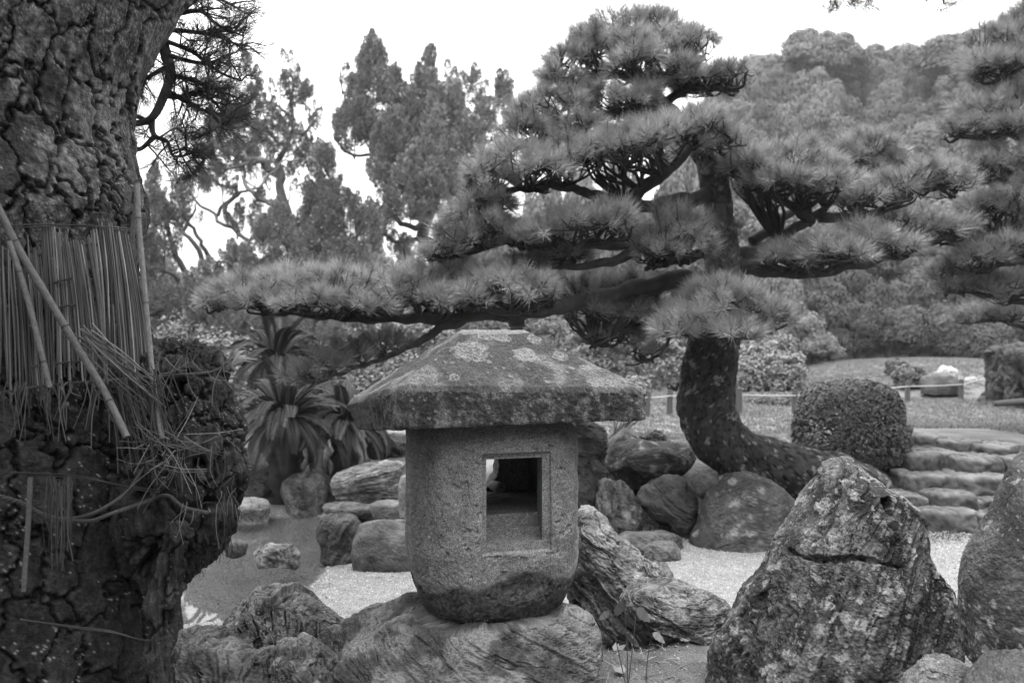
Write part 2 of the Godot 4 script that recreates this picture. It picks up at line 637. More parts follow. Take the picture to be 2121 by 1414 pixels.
func build_lantern() -> void:
	var la := thing("stone_lantern", lan(0, 0.5, 0), "squat granite lantern with a lichened hipped roof and square fire window", "stone lantern")
	var base := la.position
	# body
	var front := 290
	var nu := 400
	var ys := []
	var nv := 232
	for j in nv:
		ys.append(YB + (YT - YB) * j / (nv - 1))
	for q in [WY0 - 0.030, WY0, WY1, WY1 + 0.018]:
		var bi := 0
		for j in nv:
			if absf(ys[j] - q) < absf(ys[bi] - q):
				bi = j
		ys[bi] = q
	var rows := nv + 12
	var P := PackedVector3Array()
	var C := PackedColorArray()
	var drop := PackedByteArray()
	P.resize(nu * rows)
	C.resize(nu * rows)
	drop.resize(nu * rows)
	var inside := PackedByteArray()
	inside.resize(nu * rows)
	for j in rows:
		var y: float
		var s := 1.0
		if j < 6:                       # underside
			y = ys[0] - 0.012 * (1.0 - float(j) / 6.0)
			s = sin(float(j) / 6.0 * PI * 0.5) * 0.985
		elif j >= nv + 6:
			y = ys[nv - 1] + 0.006
			s = 1.0 - float(j - nv - 5) / 6.0
		else:
			y = ys[j - 6]
		var hw := body_half(y)
		for i in nu:
			var th: float
			if i < front:
				th = PI * 0.20 + PI * 0.60 * i / front
			else:
				th = PI * 0.80 + PI * 1.40 * (i - front) / (nu - front)
			var ce := cos(th)
			var se := sin(th)
			var ex := lerpf(0.58, 0.70, ss(0.62, 0.52, y))
			var x := signf(ce) * pow(absf(ce), ex) * hw * s
			var z := signf(se) * pow(absf(se), ex) * hw * s * 0.985
			var isf := i < front and s == 1.0
			var near_w := 0.0
			if isf:
				for q in [WX0 - 0.016, WX0, WX1, WX1 + 0.026]:
					if absf(x - q) < 0.0012 and y > WY0 - 0.031 and y < WY1 + 0.019:
						x = q
				var ix := x >= WX0 - 0.0001 and x <= WX1 + 0.0001
				var iy := y >= WY0 - 0.0001 and y <= WY1 + 0.0001
				if ix and iy:
					inside[j * nu + i] = 1
				if x > WX0 - 0.0155 and x < WX1 + 0.0255 and y > WY0 - 0.0295 and y < WY1 + 0.0175:
					near_w = 1.0
			var w := lan(x, y, z)
			var f1 := n3("fbm", w, 9.0)
			var f2 := n3("fbm", w, 60.0)
			var f3 := n3("fbm", w, 150.0)
			var f4 := n3("fbm", w + Vector3(3, 1, 2), 260.0)
			if near_w == 0.0:
				var out_ := (lx * ce + lz * se)
				w += out_ * (f1 * 0.006 + f2 * 0.0020 + f3 * 0.0011 - 0.006 * ss(0.30, 0.52, n3("fbm", w + Vector3(1, 7, 3), 21.0)))
				# a chipped boss on the lower front
				w += lz * 0.018 * exp(-pow((x - 0.055) / 0.075, 2.0) - pow((y - 0.575) / 0.030, 2.0))
			else:
				w = w - lz * (w - lc).dot(lz) + lz * (0.262 * 0.985 - 0.0145 + f2 * 0.0012)
			P[j * nu + i] = w
			var stain := n3("fbm", Vector3(w.x * 16.0, w.y * 3.0, w.z * 16.0), 1.0)
			var t := 0.285 * (1.0 + f1 * 0.30 + n3("fbm", w + Vector3(6, 2, 4), 4.0) * 0.22 + stain * 0.22 + f2 * 0.30 + f3 * 0.45 + f4 * 0.55)
			# damp, mossy foot with a wavy edge
			var edge := 0.655 + 0.028 * n3("fbm", w, 6.0) + 0.020 * f2 - 0.022 * absf(x) / 0.26 + 0.014 * sin(x * 22.0)
			if x < -0.12:
				edge -= 0.05 * ss(-0.12, -0.24, x)
			t *= lerpf(1.0, 0.30 + 0.25 * f2, ss(edge + 0.006, edge - 0.012, y))
			# the eave's shade, painted into the tone at the body's top
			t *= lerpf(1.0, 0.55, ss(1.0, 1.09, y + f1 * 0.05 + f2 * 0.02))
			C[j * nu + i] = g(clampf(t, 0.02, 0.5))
	for j in rows - 1:
		for i in nu - 1:
			var k := j * nu + i
			if inside[k] and inside[k + 1] and inside[k + nu] and inside[k + nu + 1]:
				drop[k] = 1
			# a round moon opening through the back
			var loc := P[k] - lc
			if i > front and Vector2(loc.dot(lx) + 0.005, loc.y - 0.905).length() < 0.088 and loc.dot(lz) < 0.0:
				drop[k] = 1
	piece("fire_box", skin(nu, rows, true, P, C, -1.0, M.granite, base, drop), la)
	# the walls of the window and the hollow behind it
	var a := Acc.new()
	var zf := 0.262 * 0.985 - 0.0150
	var grain := func(p: Vector3, t: float) -> Color:
		return g(clampf(t * (1.0 + n3("fbm", p, 60.0) * 0.4 + n3("fbm", p, 150.0) * 0.6), 0.02, 0.5))
	var wall := func(p0: Vector3, du: Vector3, dv: Vector3, m: int, k: int, t: float, hole := false) -> void:
		for j in k:
			for i in m:
				var q0 := p0 + du * (float(i) / m) + dv * (float(j) / k)
				var mid := q0 + du * (0.5 / m) + dv * (0.5 / k)
				if hole and Vector2(mid.x + 0.005, mid.y - 0.905).length() < 0.083:
					continue
				var pts := []
				for e in [[0, 0], [0, 1], [1, 1], [1, 0]]:
					var w: Vector3 = q0 + du * (float(e[0]) / m) + dv * (float(e[1]) / k)
					pts.append(lan(w.x, w.y, w.z))
				a.quad(pts[0], pts[1], pts[2], pts[3], grain.call(lan(mid.x, mid.y, mid.z), t))
	var dep := 0.105
	var zi := zf - dep
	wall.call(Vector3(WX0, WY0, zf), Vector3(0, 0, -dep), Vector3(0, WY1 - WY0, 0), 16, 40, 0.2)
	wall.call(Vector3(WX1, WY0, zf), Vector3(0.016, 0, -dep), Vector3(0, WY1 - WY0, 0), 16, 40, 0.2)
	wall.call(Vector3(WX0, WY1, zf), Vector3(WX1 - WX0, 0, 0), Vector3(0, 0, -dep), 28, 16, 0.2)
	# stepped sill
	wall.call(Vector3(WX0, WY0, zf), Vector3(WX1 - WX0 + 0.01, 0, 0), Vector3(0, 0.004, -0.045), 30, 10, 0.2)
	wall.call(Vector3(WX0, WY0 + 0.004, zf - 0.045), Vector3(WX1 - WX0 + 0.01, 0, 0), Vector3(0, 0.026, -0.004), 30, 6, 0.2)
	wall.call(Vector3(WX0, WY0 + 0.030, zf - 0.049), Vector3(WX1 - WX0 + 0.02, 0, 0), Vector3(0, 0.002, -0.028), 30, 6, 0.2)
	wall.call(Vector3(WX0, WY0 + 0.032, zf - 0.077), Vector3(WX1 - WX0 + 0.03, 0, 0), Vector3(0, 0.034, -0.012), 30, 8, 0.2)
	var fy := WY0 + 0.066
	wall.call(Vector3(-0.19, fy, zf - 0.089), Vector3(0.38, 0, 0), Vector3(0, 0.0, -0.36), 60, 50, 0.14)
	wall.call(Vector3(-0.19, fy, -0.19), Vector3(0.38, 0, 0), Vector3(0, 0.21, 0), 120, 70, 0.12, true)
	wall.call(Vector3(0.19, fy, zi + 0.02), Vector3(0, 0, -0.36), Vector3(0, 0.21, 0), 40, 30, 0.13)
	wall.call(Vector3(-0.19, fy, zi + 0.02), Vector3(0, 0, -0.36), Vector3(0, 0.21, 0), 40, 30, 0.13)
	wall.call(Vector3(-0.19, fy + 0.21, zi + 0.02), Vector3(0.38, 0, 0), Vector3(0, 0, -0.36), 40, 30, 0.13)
	for i in 48:
		var b0 := TAU * i / 48.0
		var b1 := TAU * (i + 1) / 48.0
		for k in 6:
			var r0 := 0.085 + 0.003 * sin(i * 1.7)
			var r1 := 0.085 + 0.003 * sin((i + 1) % 48 * 1.7)
			var z0 := -0.188 - 0.014 * k
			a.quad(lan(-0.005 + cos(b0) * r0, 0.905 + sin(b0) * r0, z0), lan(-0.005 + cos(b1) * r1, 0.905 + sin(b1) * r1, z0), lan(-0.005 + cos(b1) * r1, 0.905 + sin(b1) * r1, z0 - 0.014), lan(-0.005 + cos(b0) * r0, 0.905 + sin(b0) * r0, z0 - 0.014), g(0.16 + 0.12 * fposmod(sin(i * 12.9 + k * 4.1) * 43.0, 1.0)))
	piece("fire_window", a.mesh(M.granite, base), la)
	# roof
	var Cb := [px(831, 886, 2.26), px(1343, 866, 2.50), Vector3(), px(720, 888, 2.68)]
	Cb[2] = Cb[1] + (Cb[3] - Cb[0]) * 1.25 + Vector3(0.06, 0.03, -0.30)
	Cb[3] += Vector3(0.02, 0.0, -0.02)
	var Ct := [px(829, 801, 2.26), px(1342, 806, 2.50), Cb[2] + Vector3(0, 0.085, 0), px(718, 832, 2.68)]
	var Tq := [px(962, 690, 2.60), px(1092, 689, 2.67), px(1092, 684, 2.84), px(950, 684, 2.80)]
	var cenb: Vector3 = (Cb[0] + Cb[1] + Cb[2] + Cb[3]) / 4.0
	var cent: Vector3 = (Tq[0] + Tq[1] + Tq[2] + Tq[3]) / 4.0
	var lv := []                        # [four corners, how many rows to the next, how round the corners]
	var sc := func(Q: Array, k: float, c0: Vector3, up: float) -> Array:
		var o := []
		for q in Q:
			o.append(c0 + (q - c0) * k + Vector3(0, up, 0))
		return o
	lv.append([sc.call(Cb, 0.02, cenb, 0.03), 8, 0.05])
	lv.append([sc.call(Cb, 0.70, cenb, 0.03), 14, 0.05])
	lv.append([sc.call(Cb, 0.965, cenb, -0.006), 3, 0.05])
	lv.append([sc.call(Cb, 0.992, cenb, -0.006), 3, 0.05])
	lv.append([sc.call(Cb, 1.0, cenb, 0.003), 34, 0.05])
	lv.append([sc.call(Ct, 1.0, Ct[0] * 0.5 + Ct[2] * 0.5, -0.012), 3, 0.05])
	var e2 := []
	for q in 4:
		e2.append(Ct[q].lerp(Tq[q], 0.025))
	lv.append([e2, 120, 0.05])
	var e3 := []
	for q in 4:
		e3.append(Ct[q].lerp(Tq[q], 0.975))
	lv.append([e3, 3, 0.1])
	lv.append([sc.call(Tq, 0.93, cent, 0.0), 12, 0.12])
	lv.append([sc.call(Tq, 0.02, cent, 0.002), 0, 0.12])
	var seg := [230, 90, 60, 130]       # points along the front, right, back and left edges
	nu = seg[0] + seg[1] + seg[2] + seg[3]
	var R := PackedVector3Array()
	var top_of := PackedFloat32Array()
	for l in lv.size():
		var steps: int = maxi(lv[l][1], 1)
		for s in steps:
			var t := float(s) / steps
			var Q: Array = lv[l][0]
			var Q2: Array = lv[mini(l + 1, lv.size() - 1)][0]
			var q4 := []
			for k in 4:
				q4.append((Q[k] as Vector3).lerp(Q2[k], t))
			var rho: float = lv[l][2]
			for k in 4:
				var A: Vector3 = q4[k]
				var B: Vector3 = q4[(k + 1) % 4]
				var Z: Vector3 = q4[(k + 3) % 4]
				var Y: Vector3 = q4[(k + 2) % 4]
				for i in seg[k]:
					var u: float = float(i) / seg[k]
					var p := A.lerp(B, u)
					var r0 := rho * 0.5
					if u < r0:
						var w: float = u / r0     # from the middle of the corner's arc to its end
						var mid := A * 0.5 + (A.lerp(Z, r0) + A.lerp(B, r0)) * 0.25
						p = mid.lerp(A.lerp(B, r0 * 0.5), w) if w < 0.5 else p
						p = mid.lerp(A.lerp(B, r0), w)
					elif u > 1.0 - r0:
						var w: float = (1.0 - u) / r0
						var mid := B * 0.5 + (B.lerp(A, r0) + B.lerp(Y, r0)) * 0.25
						p = mid.lerp(B.lerp(A, r0), w)
					R.append(p)
				if k == 0:
					top_of.append(float(l) + t)
	var nr := top_of.size()
	var nn := normals(nu, nr, true, R, 1.0)
	C = PackedColorArray()
	C.resize(R.size())
	# lichen rosettes on the slope that faces the camera: [pixel, depth, radius]
	var spots := [[Vector3(975, 728, 2.504), 0.068], [Vector3(1088, 727, 2.542), 0.048], [Vector3(1040, 697, 2.617), 0.034], [Vector3(1005, 697, 2.608), 0.03], [Vector3(1108, 698, 2.636), 0.03], [Vector3(1160, 735, 2.580), 0.03], [Vector3(1075, 776, 2.401), 0.016], [Vector3(1150, 770, 2.467), 0.013], [Vector3(1215, 760, 2.542), 0.022], [Vector3(1040, 783, 2.373), 0.012], [Vector3(1045, 762, 2.420), 0.010], [Vector3(1240, 790, 2.504), 0.012], [Vector3(1185, 757, 2.523), 0.015], [Vector3(940, 783, 2.354), 0.02], [Vector3(1015, 745, 2.467), 0.012], [Vector3(1135, 790, 2.429), 0.010]]
	var sw := []
	for s in spots:
		sw.append([px(s[0].x, s[0].y, s[0].z), s[1]])
	for q in R.size():
		var w := R[q]
		var f1 := n3("fbm", w, 7.0)
		var f2 := n3("fbm", w, 45.0)
		var f3 := n3("fbm", w, 130.0)
		var f4 := n3("fbm", w + Vector3(2, 5, 1), 240.0)
		var pit := ss(-0.86, -0.97, n3("cell", w, 85.0)) if false else 0.0
		R[q] = w + nn[q] * (f1 * 0.006 + f2 * 0.0030 + f3 * 0.0016 - pit)
		var lev := top_of[q / nu]
		var t := 0.20 * (1.0 + f1 * 0.25 + f2 * 0.45 + f3 * 0.7 + f4 * 0.75)
		if lev >= 5.0 and lev < 7.3:
			# slope: a dark crust of old moss, worn pale towards the hips and the foot
			var lo := clampf(lev - 6.0, 0.0, 1.0)
			var xx := (w - lc).dot(lx)
			var crust := ss(-0.02, 0.28, n3("fbm", w + Vector3(1, 4, 2), 6.5) * 1.1 + f2 * 0.35 + f3 * 0.4 + 0.42 - 0.9 * absf(xx - 0.02) * (1.0 - lo * 0.5) + 0.1 * lo)
			t *= lerpf(0.95, 0.36, crust)
			var li := 0.0
			for s in sw:
				var dd: float = w.distance_to(s[0]) / (s[1] * 0.82)
				if dd < 1.6:
					var r := dd + f2 * 0.35 + n3("fbm", w, 25.0) * 0.3
					li = maxf(li, ss(1.06, 0.96, r) * (0.50 + 0.45 * ss(0.70, 0.92, r) + f3 * 0.7))
			var sm := n3("cell", w + Vector3(f2, f3, f2) * 0.006, 34.0) + 1.0 + f3 * 0.10
			li = maxf(li, ss(0.24, 0.18, sm - 0.20 * n3("fbm", w + Vector3(7, 7, 1), 5.0) + 0.05) * 0.6)
			t = lerpf(t, 0.27 * (1.0 + f3 * 0.7 + f2 * 0.5), clampf(li, 0.0, 0.8))
		elif lev >= 3.0 and lev < 5.0:
			# eave: black streaks of algae run down it
			var str_ := n3("fbm", Vector3(w.x * 24.0, w.y * 5.0, w.z * 24.0), 1.0)
			var blotch := n3("fbm", w, 15.0)
			var dk := ss(-0.10, 0.36, str_ * 0.55 + blotch * 0.8 + f2 * 0.6 + f3 * 0.7 + f4 * 0.5 + 0.24 - 1.4 * ss(0.05, 0.30, -(w - lc).dot(lx) - 0.24))
			t *= lerpf(1.15, 0.24, dk)
			t = lerpf(t, 0.36, ss(0.24, 0.16, n3("cell", w + Vector3(f2, f3, f2) * 0.006, 42.0) + 1.0 + f3 * 0.12) * 0.6)
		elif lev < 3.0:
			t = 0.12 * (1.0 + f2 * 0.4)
		C[q] = g(clampf(t, 0.015, 0.6))
	piece("roof", skin(nu, nr, true, R, C, 1.0, M.granite, base), la)
	# the pale tube inside
	var tb := thing("bamboo_tube", lan(0.062, fy + 0.01, -0.06), "short pale cut tube lying inside the lantern's window", "bamboo tube")
	var tt := Acc.new()
	var p0 := lan(0.046, fy + 0.030, -0.14)
	var p1 := lan(0.048, fy + 0.040, -0.045)
	tt.tube(PackedVector3Array([p0, p0.lerp(p1, 0.5), p1, p1, p1.lerp(p0, 0.08)]), PackedFloat32Array([0.017, 0.0175, 0.0175, 0.014, 0.0135]), 20, g(0.75))
	piece("tube", tt.mesh(M.wood, tb.position), tb)
	var rp := thing("straw_bundle", lan(0.04, fy, -0.05), "frayed straw cord bundled under the pale tube in the lantern", "cord")
	tt = Acc.new()
	for k in 9:
		var q0 := lan(-0.05 + rf(-0.01, 0.01), fy + 0.002 + rf(0, 0.012), -0.02 + rf(-0.015, 0.015))
		var q1 := lan(0.085 + rf(-0.012, 0.012), fy + 0.006 + rf(0, 0.012), -0.045 + rf(-0.015, 0.015))
		tt.tube(curve([q0, q0.lerp(q1, 0.3) + Vector3(0, rf(0.0, 0.008), 0), q0.lerp(q1, 0.7) + Vector3(0, rf(0.0, 0.008), 0), q1], 4), taper(0.003, 0.002, 13), 5, g(rf(0.12, 0.3)))
	piece("strands", tt.mesh(M.straw, rp.position), rp)


# ---------------------------------------------------------------- the old pine at the left
const TD := 2.35                         # how far its axis stands from the camera
var trunk_rows := [[-260.0, 150.0, 560.0], [-150.0, 20.0, 460.0], [-60.0, -120.0, 385.0], [0.0, -190.0, 347.0], [50.0, -225.0, 316.0], [100.0, -250.0, 293.0], [150.0, -265.0, 273.0], [200.0, -275.0, 259.0], [250.0, -280.0, 252.0], [300.0, -285.0, 251.0], [350.0, -288.0, 262.0], [400.0, -290.0, 280.0], [450.0, -290.0, 283.0], [500.0, -290.0, 268.0], [550.0, -292.0, 262.0], [600.0, -296.0, 267.0], [650.0, -302.0, 276.0], [700.0, -310.0, 294.0], [750.0, -318.0, 308.0], [800.0, -326.0, 318.0], [850.0, -334.0, 326.0], [950.0, -345.0, 332.0], [1050.0, -352.0, 336.0], [1150.0, -356.0, 338.0], [1250.0, -362.0, 346.0], [1340.0, -370.0, 352.0], [1420.0, -385.0, 346.0], [1500.0, -400.0, 362.0], [1600.0, -420.0, 380.0]]

func trunk_row(y: float) -> Vector2:     # its left and right edge at that height in the photograph
	for i in trunk_rows.size() - 1:
		if y <= trunk_rows[i + 1][0]:
			var t := clampf((y - trunk_rows[i][0]) / (trunk_rows[i + 1][0] - trunk_rows[i][0]), 0, 1)
			return Vector2(lerpf(trunk_rows[i][1], trunk_rows[i + 1][1], t), lerpf(trunk_rows[i][2], trunk_rows[i + 1][2], t))
	return Vector2(-400, 360)

# the point of the trunk's front that shows at that pixel, `out_` metres proud of the bark
func on_trunk(x: float, y: float, out_ := 0.01) -> Vector3:
	var e := trunk_row(y)
	var hw := (e.y - e.x) * 0.5 * TD / F
	var d := TD - hw
	for k in 4:
		var c0 := (e.x + e.y) * 0.5
		var X := ((x - 1060.5) * d - (c0 - 1060.5) * TD) / F
		d = TD - sqrt(maxf(0.0, (hw + out_) * (hw + out_) - X * X))
	var p := px(x, y, d)
	return p

func bark(p: Vector3, o: Dictionary) -> Vector2:   # displacement, tone
	var w := Vector3(p.x, p.y * o.get("tall", 0.62), p.z)
	var f1 := n3("fbm", p, 5.0)
	var f2 := n3("fbm", p, 22.0)
	var f3 := n3("fbm", p, 75.0)
	var wp := w + Vector3(n3("fbm", p + Vector3(5, 0, 0), 11.0), f2 * 0.6, n3("fbm", p + Vector3(0, 5, 0), 11.0)) * 0.035
	var pf: float = o.get("pf", 9.0)
	var c1 := n3("cellsub", wp, pf) + 1.0
	var c2 := n3("cellsub", wp + Vector3(f2, f3, f1) * 0.01, pf * 2.4) + 1.0
	var id := n3("cellval", wp, pf)
	var crack := 1.0 - ss(0.0, 0.085, c1)
	var crack2 := 1.0 - ss(0.0, 0.10, c2)
	var dep: float = o.get("dep", 0.020)
	var dd: float = f1 * 0.012 + id * dep * 0.34 - crack * dep - crack2 * dep * 0.30 * o.get("c2", 0.28) + f2 * dep * 0.08 + f3 * dep * 0.05
	var fl := n3("rid", Vector3(p.x * 16.0, p.y * 30.0, p.z * 16.0) + Vector3(f2, f2, f2) * 1.5, 1.0)
	dd += fl * dep * 0.10
	var t: float = o.get("tone", 0.1) * (1.0 + f2 * 0.55 + id * 0.30 + f3 * 0.55 + fl * 0.25)
	t *= 1.0 - 0.72 * crack - o.get("c2", 0.28) * 1.2 * crack2  # cracks painted darker, imitating the shade inside them
	return Vector2(dd, t)

func build_old_pine() -> void:
	var base := px(30, 1500, TD)
	base.y = 0.2
	var pine := thing("old_pine", base, "massive old pine trunk with plated bark and a broken burl, leaning at the left edge", "pine tree")
	var nu := 380
	var nv := 560
	var P := PackedVector3Array()
	var C := PackedColorArray()
	P.resize(nu * nv)
	C.resize(nu * nv)
	for j in nv:
		var v := float(j) / (nv - 1)
		var y := lerpf(-260.0, 1600.0, v)
		var e := trunk_row(y)
		var c0 := px((e.x + e.y) * 0.5, y, TD)
		var hw := (e.y - e.x) * 0.5 * TD / F
		for i in nu:
			var th: float              # most of the points lie on the side towards the camera
			var k := int(nu * 0.8)
			if i < k:
				th = -0.25 + (PI * 0.85 + 0.25) * i / k
			else:
				th = PI * 0.85 + (TAU - PI * 0.85 - 0.25) * (i - k) / (nu - k)
			P[j * nu + i] = c0 + Vector3(cos(th), 0, sin(th)) * hw
	var nn := normals(nu, nv, true, P, 1.0)
	for j in nv:
		var y := lerpf(-260.0, 1600.0, float(j) / (nv - 1))
		for i in nu:
			var q := j * nu + i
			var p := P[q]
			var up := ss(640.0, 420.0, y)      # 1 on the dry pale upper bark
			var bk := bark(p, {"dep": lerpf(0.019, 0.017, up), "pf": lerpf(9.5, 9.5, up), "tall": 0.52, "c2": lerpf(0.25, 0.30, up)})
			var a := n3("fbm", p + Vector3(3, 1, 6), 3.2)
			var b := n3("fbm", p + Vector3(1, 2, 9), 30.0)
			var pale := ss(-0.10, 0.25, a + b * 0.3) * up
			var t := lerpf(0.034, 0.042, up)
			t = lerpf(t, 0.17, pale * 0.8)
			# light on the upper trunk's flaky right edge, painted into the tone
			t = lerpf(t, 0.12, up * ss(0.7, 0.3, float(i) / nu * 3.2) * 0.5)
			var f3 := n3("fbm", p, 85.0)
			var tone: float = bk.y / 0.1 * t * (1.0 + 0.5 * n3("fbm", Vector3(p.x * 55.0, p.y * 12.0, p.z * 55.0), 1.0) + b * 0.6 + f3 * 0.7 + n3("fbm", p, 180.0) * 0.6)
			# specks of crustose lichen
			var sp := ss(0.30, 0.38, n3("fbm", p + Vector3(2, 2, 2), 120.0) + 0.35 * n3("fbm", p + Vector3(8, 8, 8), 4.5) + 0.30 * b - 0.30 + 0.12 * up + 0.12 * ss(0.1, 0.4, a) * (1.0 - up))
			tone = lerpf(tone, 0.42, sp * 0.8)
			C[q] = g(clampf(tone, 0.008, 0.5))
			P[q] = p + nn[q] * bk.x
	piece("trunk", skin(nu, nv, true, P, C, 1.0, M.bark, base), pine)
	# the broken burl and the root flange under it
	burl("burl", pine, base, [[703.0, 330.0, 372.0], [707.0, 316.0, 408.0], [716.0, 302.0, 428.0], [733.0, 290.0, 446.0], [770.0, 276.0, 464.0], [820.0, 262.0, 482.0], [870.0, 252.0, 498.0], [920.0, 246.0, 508.0], [960.0, 244.0, 509.0], [1000.0, 244.0, 506.0], [1060.0, 244.0, 496.0], [1100.0, 246.0, 482.0], [1130.0, 250.0, 458.0], [1160.0, 256.0, 425.0], [1190.0, 262.0, 392.0], [1215.0, 268.0, 368.0]], 2.20, 0.72, 360, 330, 0.014, 1.0)
	burl("root", pine, base, [[1080.0, 340.0, 380.0], [1120.0, 334.0, 400.0], [1170.0, 322.0, 388.0], [1220.0, 312.0, 368.0], [1280.0, 306.0, 356.0], [1340.0, 300.0, 354.0], [1414.0, 290.0, 345.0], [1500.0, 280.0, 352.0]], 2.06, 0.8, 110, 160, 0.012, 0.6)
	# the bough that hangs behind the trunk, and the limb overhead
	var dark := g(0.045)
	var tufts := []
	var cols := PackedColorArray()
	var tw := Acc.new()
	var bd := 2.95
	var main := [px(480, -170, bd + 0.1), px(400, -60, bd), px(352, 20, bd), px(336, 80, bd), px(352, 150, bd), px(338, 200, bd - 0.05), px(312, 245, bd - 0.1), px(268, 258, bd - 0.1)]
	var pts := curve(main, 7)
	tw.tube(pts, taper(0.030, 0.010, pts.size()), 9, dark, 0.5)
	var subs := [[[336, 80], [400, 110], [450, 145], [500, 165]], [[352, 30], [410, 25], [450, 50], [500, 75]], [[345, 190], [385, 205], [430, 230], [480, 240]], [[345, 195], [380, 200], [400, 190], [440, 210], [470, 250]], [[312, 245], [318, 280], [345, 295], [360, 320], [400, 318]], [[318, 285], [290, 305], [262, 312]], [[300, 250], [275, 240], [262, 262]], [[352, 60], [390, 65], [440, 75], [490, 90]], [[336, 85], [310, 95], [300, 120]], [[350, 150], [400, 165], [450, 190], [490, 205]], [[385, 10], [430, -10], [480, 10]], [[340, 110], [420, 130], [470, 110]], [[430, 230], [455, 260], [425, 275]], [[348, 140], [310, 160], [285, 175]], [[400, 318], [420, 325], [410, 350]], [[360, 0], [300, -20], [330, 30]]]
	for s in subs:
		var q := []
		var dz := rf(-0.25, 0.25)
		for k in s.size():
			q.append(px(s[k][0] + rf(-4, 4), s[k][1] + rf(-4, 4), bd + dz * k / s.size()))
		var c2 := curve(q, 5)
		tw.tube(c2, taper(0.010, 0.0035, c2.size()), 6, dark, 0.4)
		for k in range(2, c2.size()):
			for rep in 3:
				if rng.randf() < 0.52:
					continue
				var dir := Vector3(rf(-1, 1), rf(-0.45, 0.75), rf(-1, 1)).normalized() + (c2[k] - c2[k - 2]).normalized() * 0.8
				var e := c2[k] + dir.normalized() * rf(0.03, 0.12)
				var mid := c2[k].lerp(e, 0.5) + Vector3(0, rf(-0.02, 0.015), 0)
				tw.tube(PackedVector3Array([c2[k], mid, e]), PackedFloat32Array([0.0035, 0.003, 0.0022]), 4, dark)
				tufts.append(Transform3D(along(dir + Vector3(0, 0.2, 0), rf(0, TAU), rf(0.72, 1.05)), e))
				cols.append(g(rf(0.5, 1.0) * 0.13))
	piece("bough", tw.mesh(M.limb, base), pine)
	for i in tufts.size():
		tufts[i].origin -= base
	scatter("needles", tuft_thin, tufts, cols, pine)
	tw = Acc.new()
	tufts = []
	cols = PackedColorArray()
	# the crown high over the camera's left, out of the picture, that keeps the trunk in shade
	var cr := Acc.new()
	var ct := []
	var cc := PackedColorArray()
	for s in [[-2.4, 3.9, -1.2, 1.2], [-1.5, 3.7, -2.4, 0.9], [-2.6, 4.1, -2.9, 1.2], [-1.2, 3.8, -0.6, 1.0], [-2.9, 4.2, 0.4, 1.2], [-1.7, 4.6, -1.6, 1.2], [-3.6, 4.0, -1.8, 1.1]]:
		var c0 := Vector3(s[0], s[1], s[2])
		cc = pad(cr, ct, cc, c0, s[3], 0.35, s[3], Vector3(-1.9, 3.0, -1.9), int(s[3] * s[3] * 330), 0.6, 1.5)
	cr.tube(PackedVector3Array([px(350, -230, TD), Vector3(-1.5, 2.9, -2.2), Vector3(-1.9, 3.0, -1.9), Vector3(-2.0, 4.4, -1.7)]), PackedFloat32Array([0.24, 0.2, 0.15, 0.06]), 12, dark, 0.4)
	piece("upper_limbs", cr.mesh(M.limb, base), pine)
	for i in ct.size():
		ct[i].origin -= base
	scatter("crown", tuft, ct, cc, pine)
	pts = curve([px(300, -230, 2.6), px(700, -330, 3.0), px(1200, -300, 3.4), px(1650, -150, 3.6), px(1760, -60, 3.6), px(1900, -45, 3.6), px(2000, -40, 3.6)], 10)
	tw.tube(pts, taper(0.06, 0.008, pts.size()), 8, dark, 0.4)
	for s in [[1735, 18], [1765, 8], [1800, 6], [1845, -2], [1720, 5], [1920, 3], [1955, 8], [1780, -8], [1980, -4], [1700, -10]]:
		var e := px(s[0], s[1], 3.6 + rf(-0.15, 0.15))
		var o := px(s[0] + rf(-10, 30), -52, 3.6)
		tw.tube(curve([o, o.lerp(e, 0.5) + Vector3(rf(-0.02, 0.02), 0, 0.01), e], 4), taper(0.006, 0.003, 9), 5, dark)
		for k in 3:
			tufts.append(Transform3D(along(Vector3(rf(-1, 1), rf(-0.7, 0.5), rf(-0.6, 0.6)), rf(0, TAU), rf(0.7, 1.0)), e + Vector3(rf(-0.03, 0.03), rf(-0.02, 0.03), 0) - base))
			cols.append(g(rf(0.5, 0.8) * 0.13))
	piece("overhead_limb", tw.mesh(M.limb, base), pine)
	scatter("needles", tuft_thin, tufts, cols, pine)

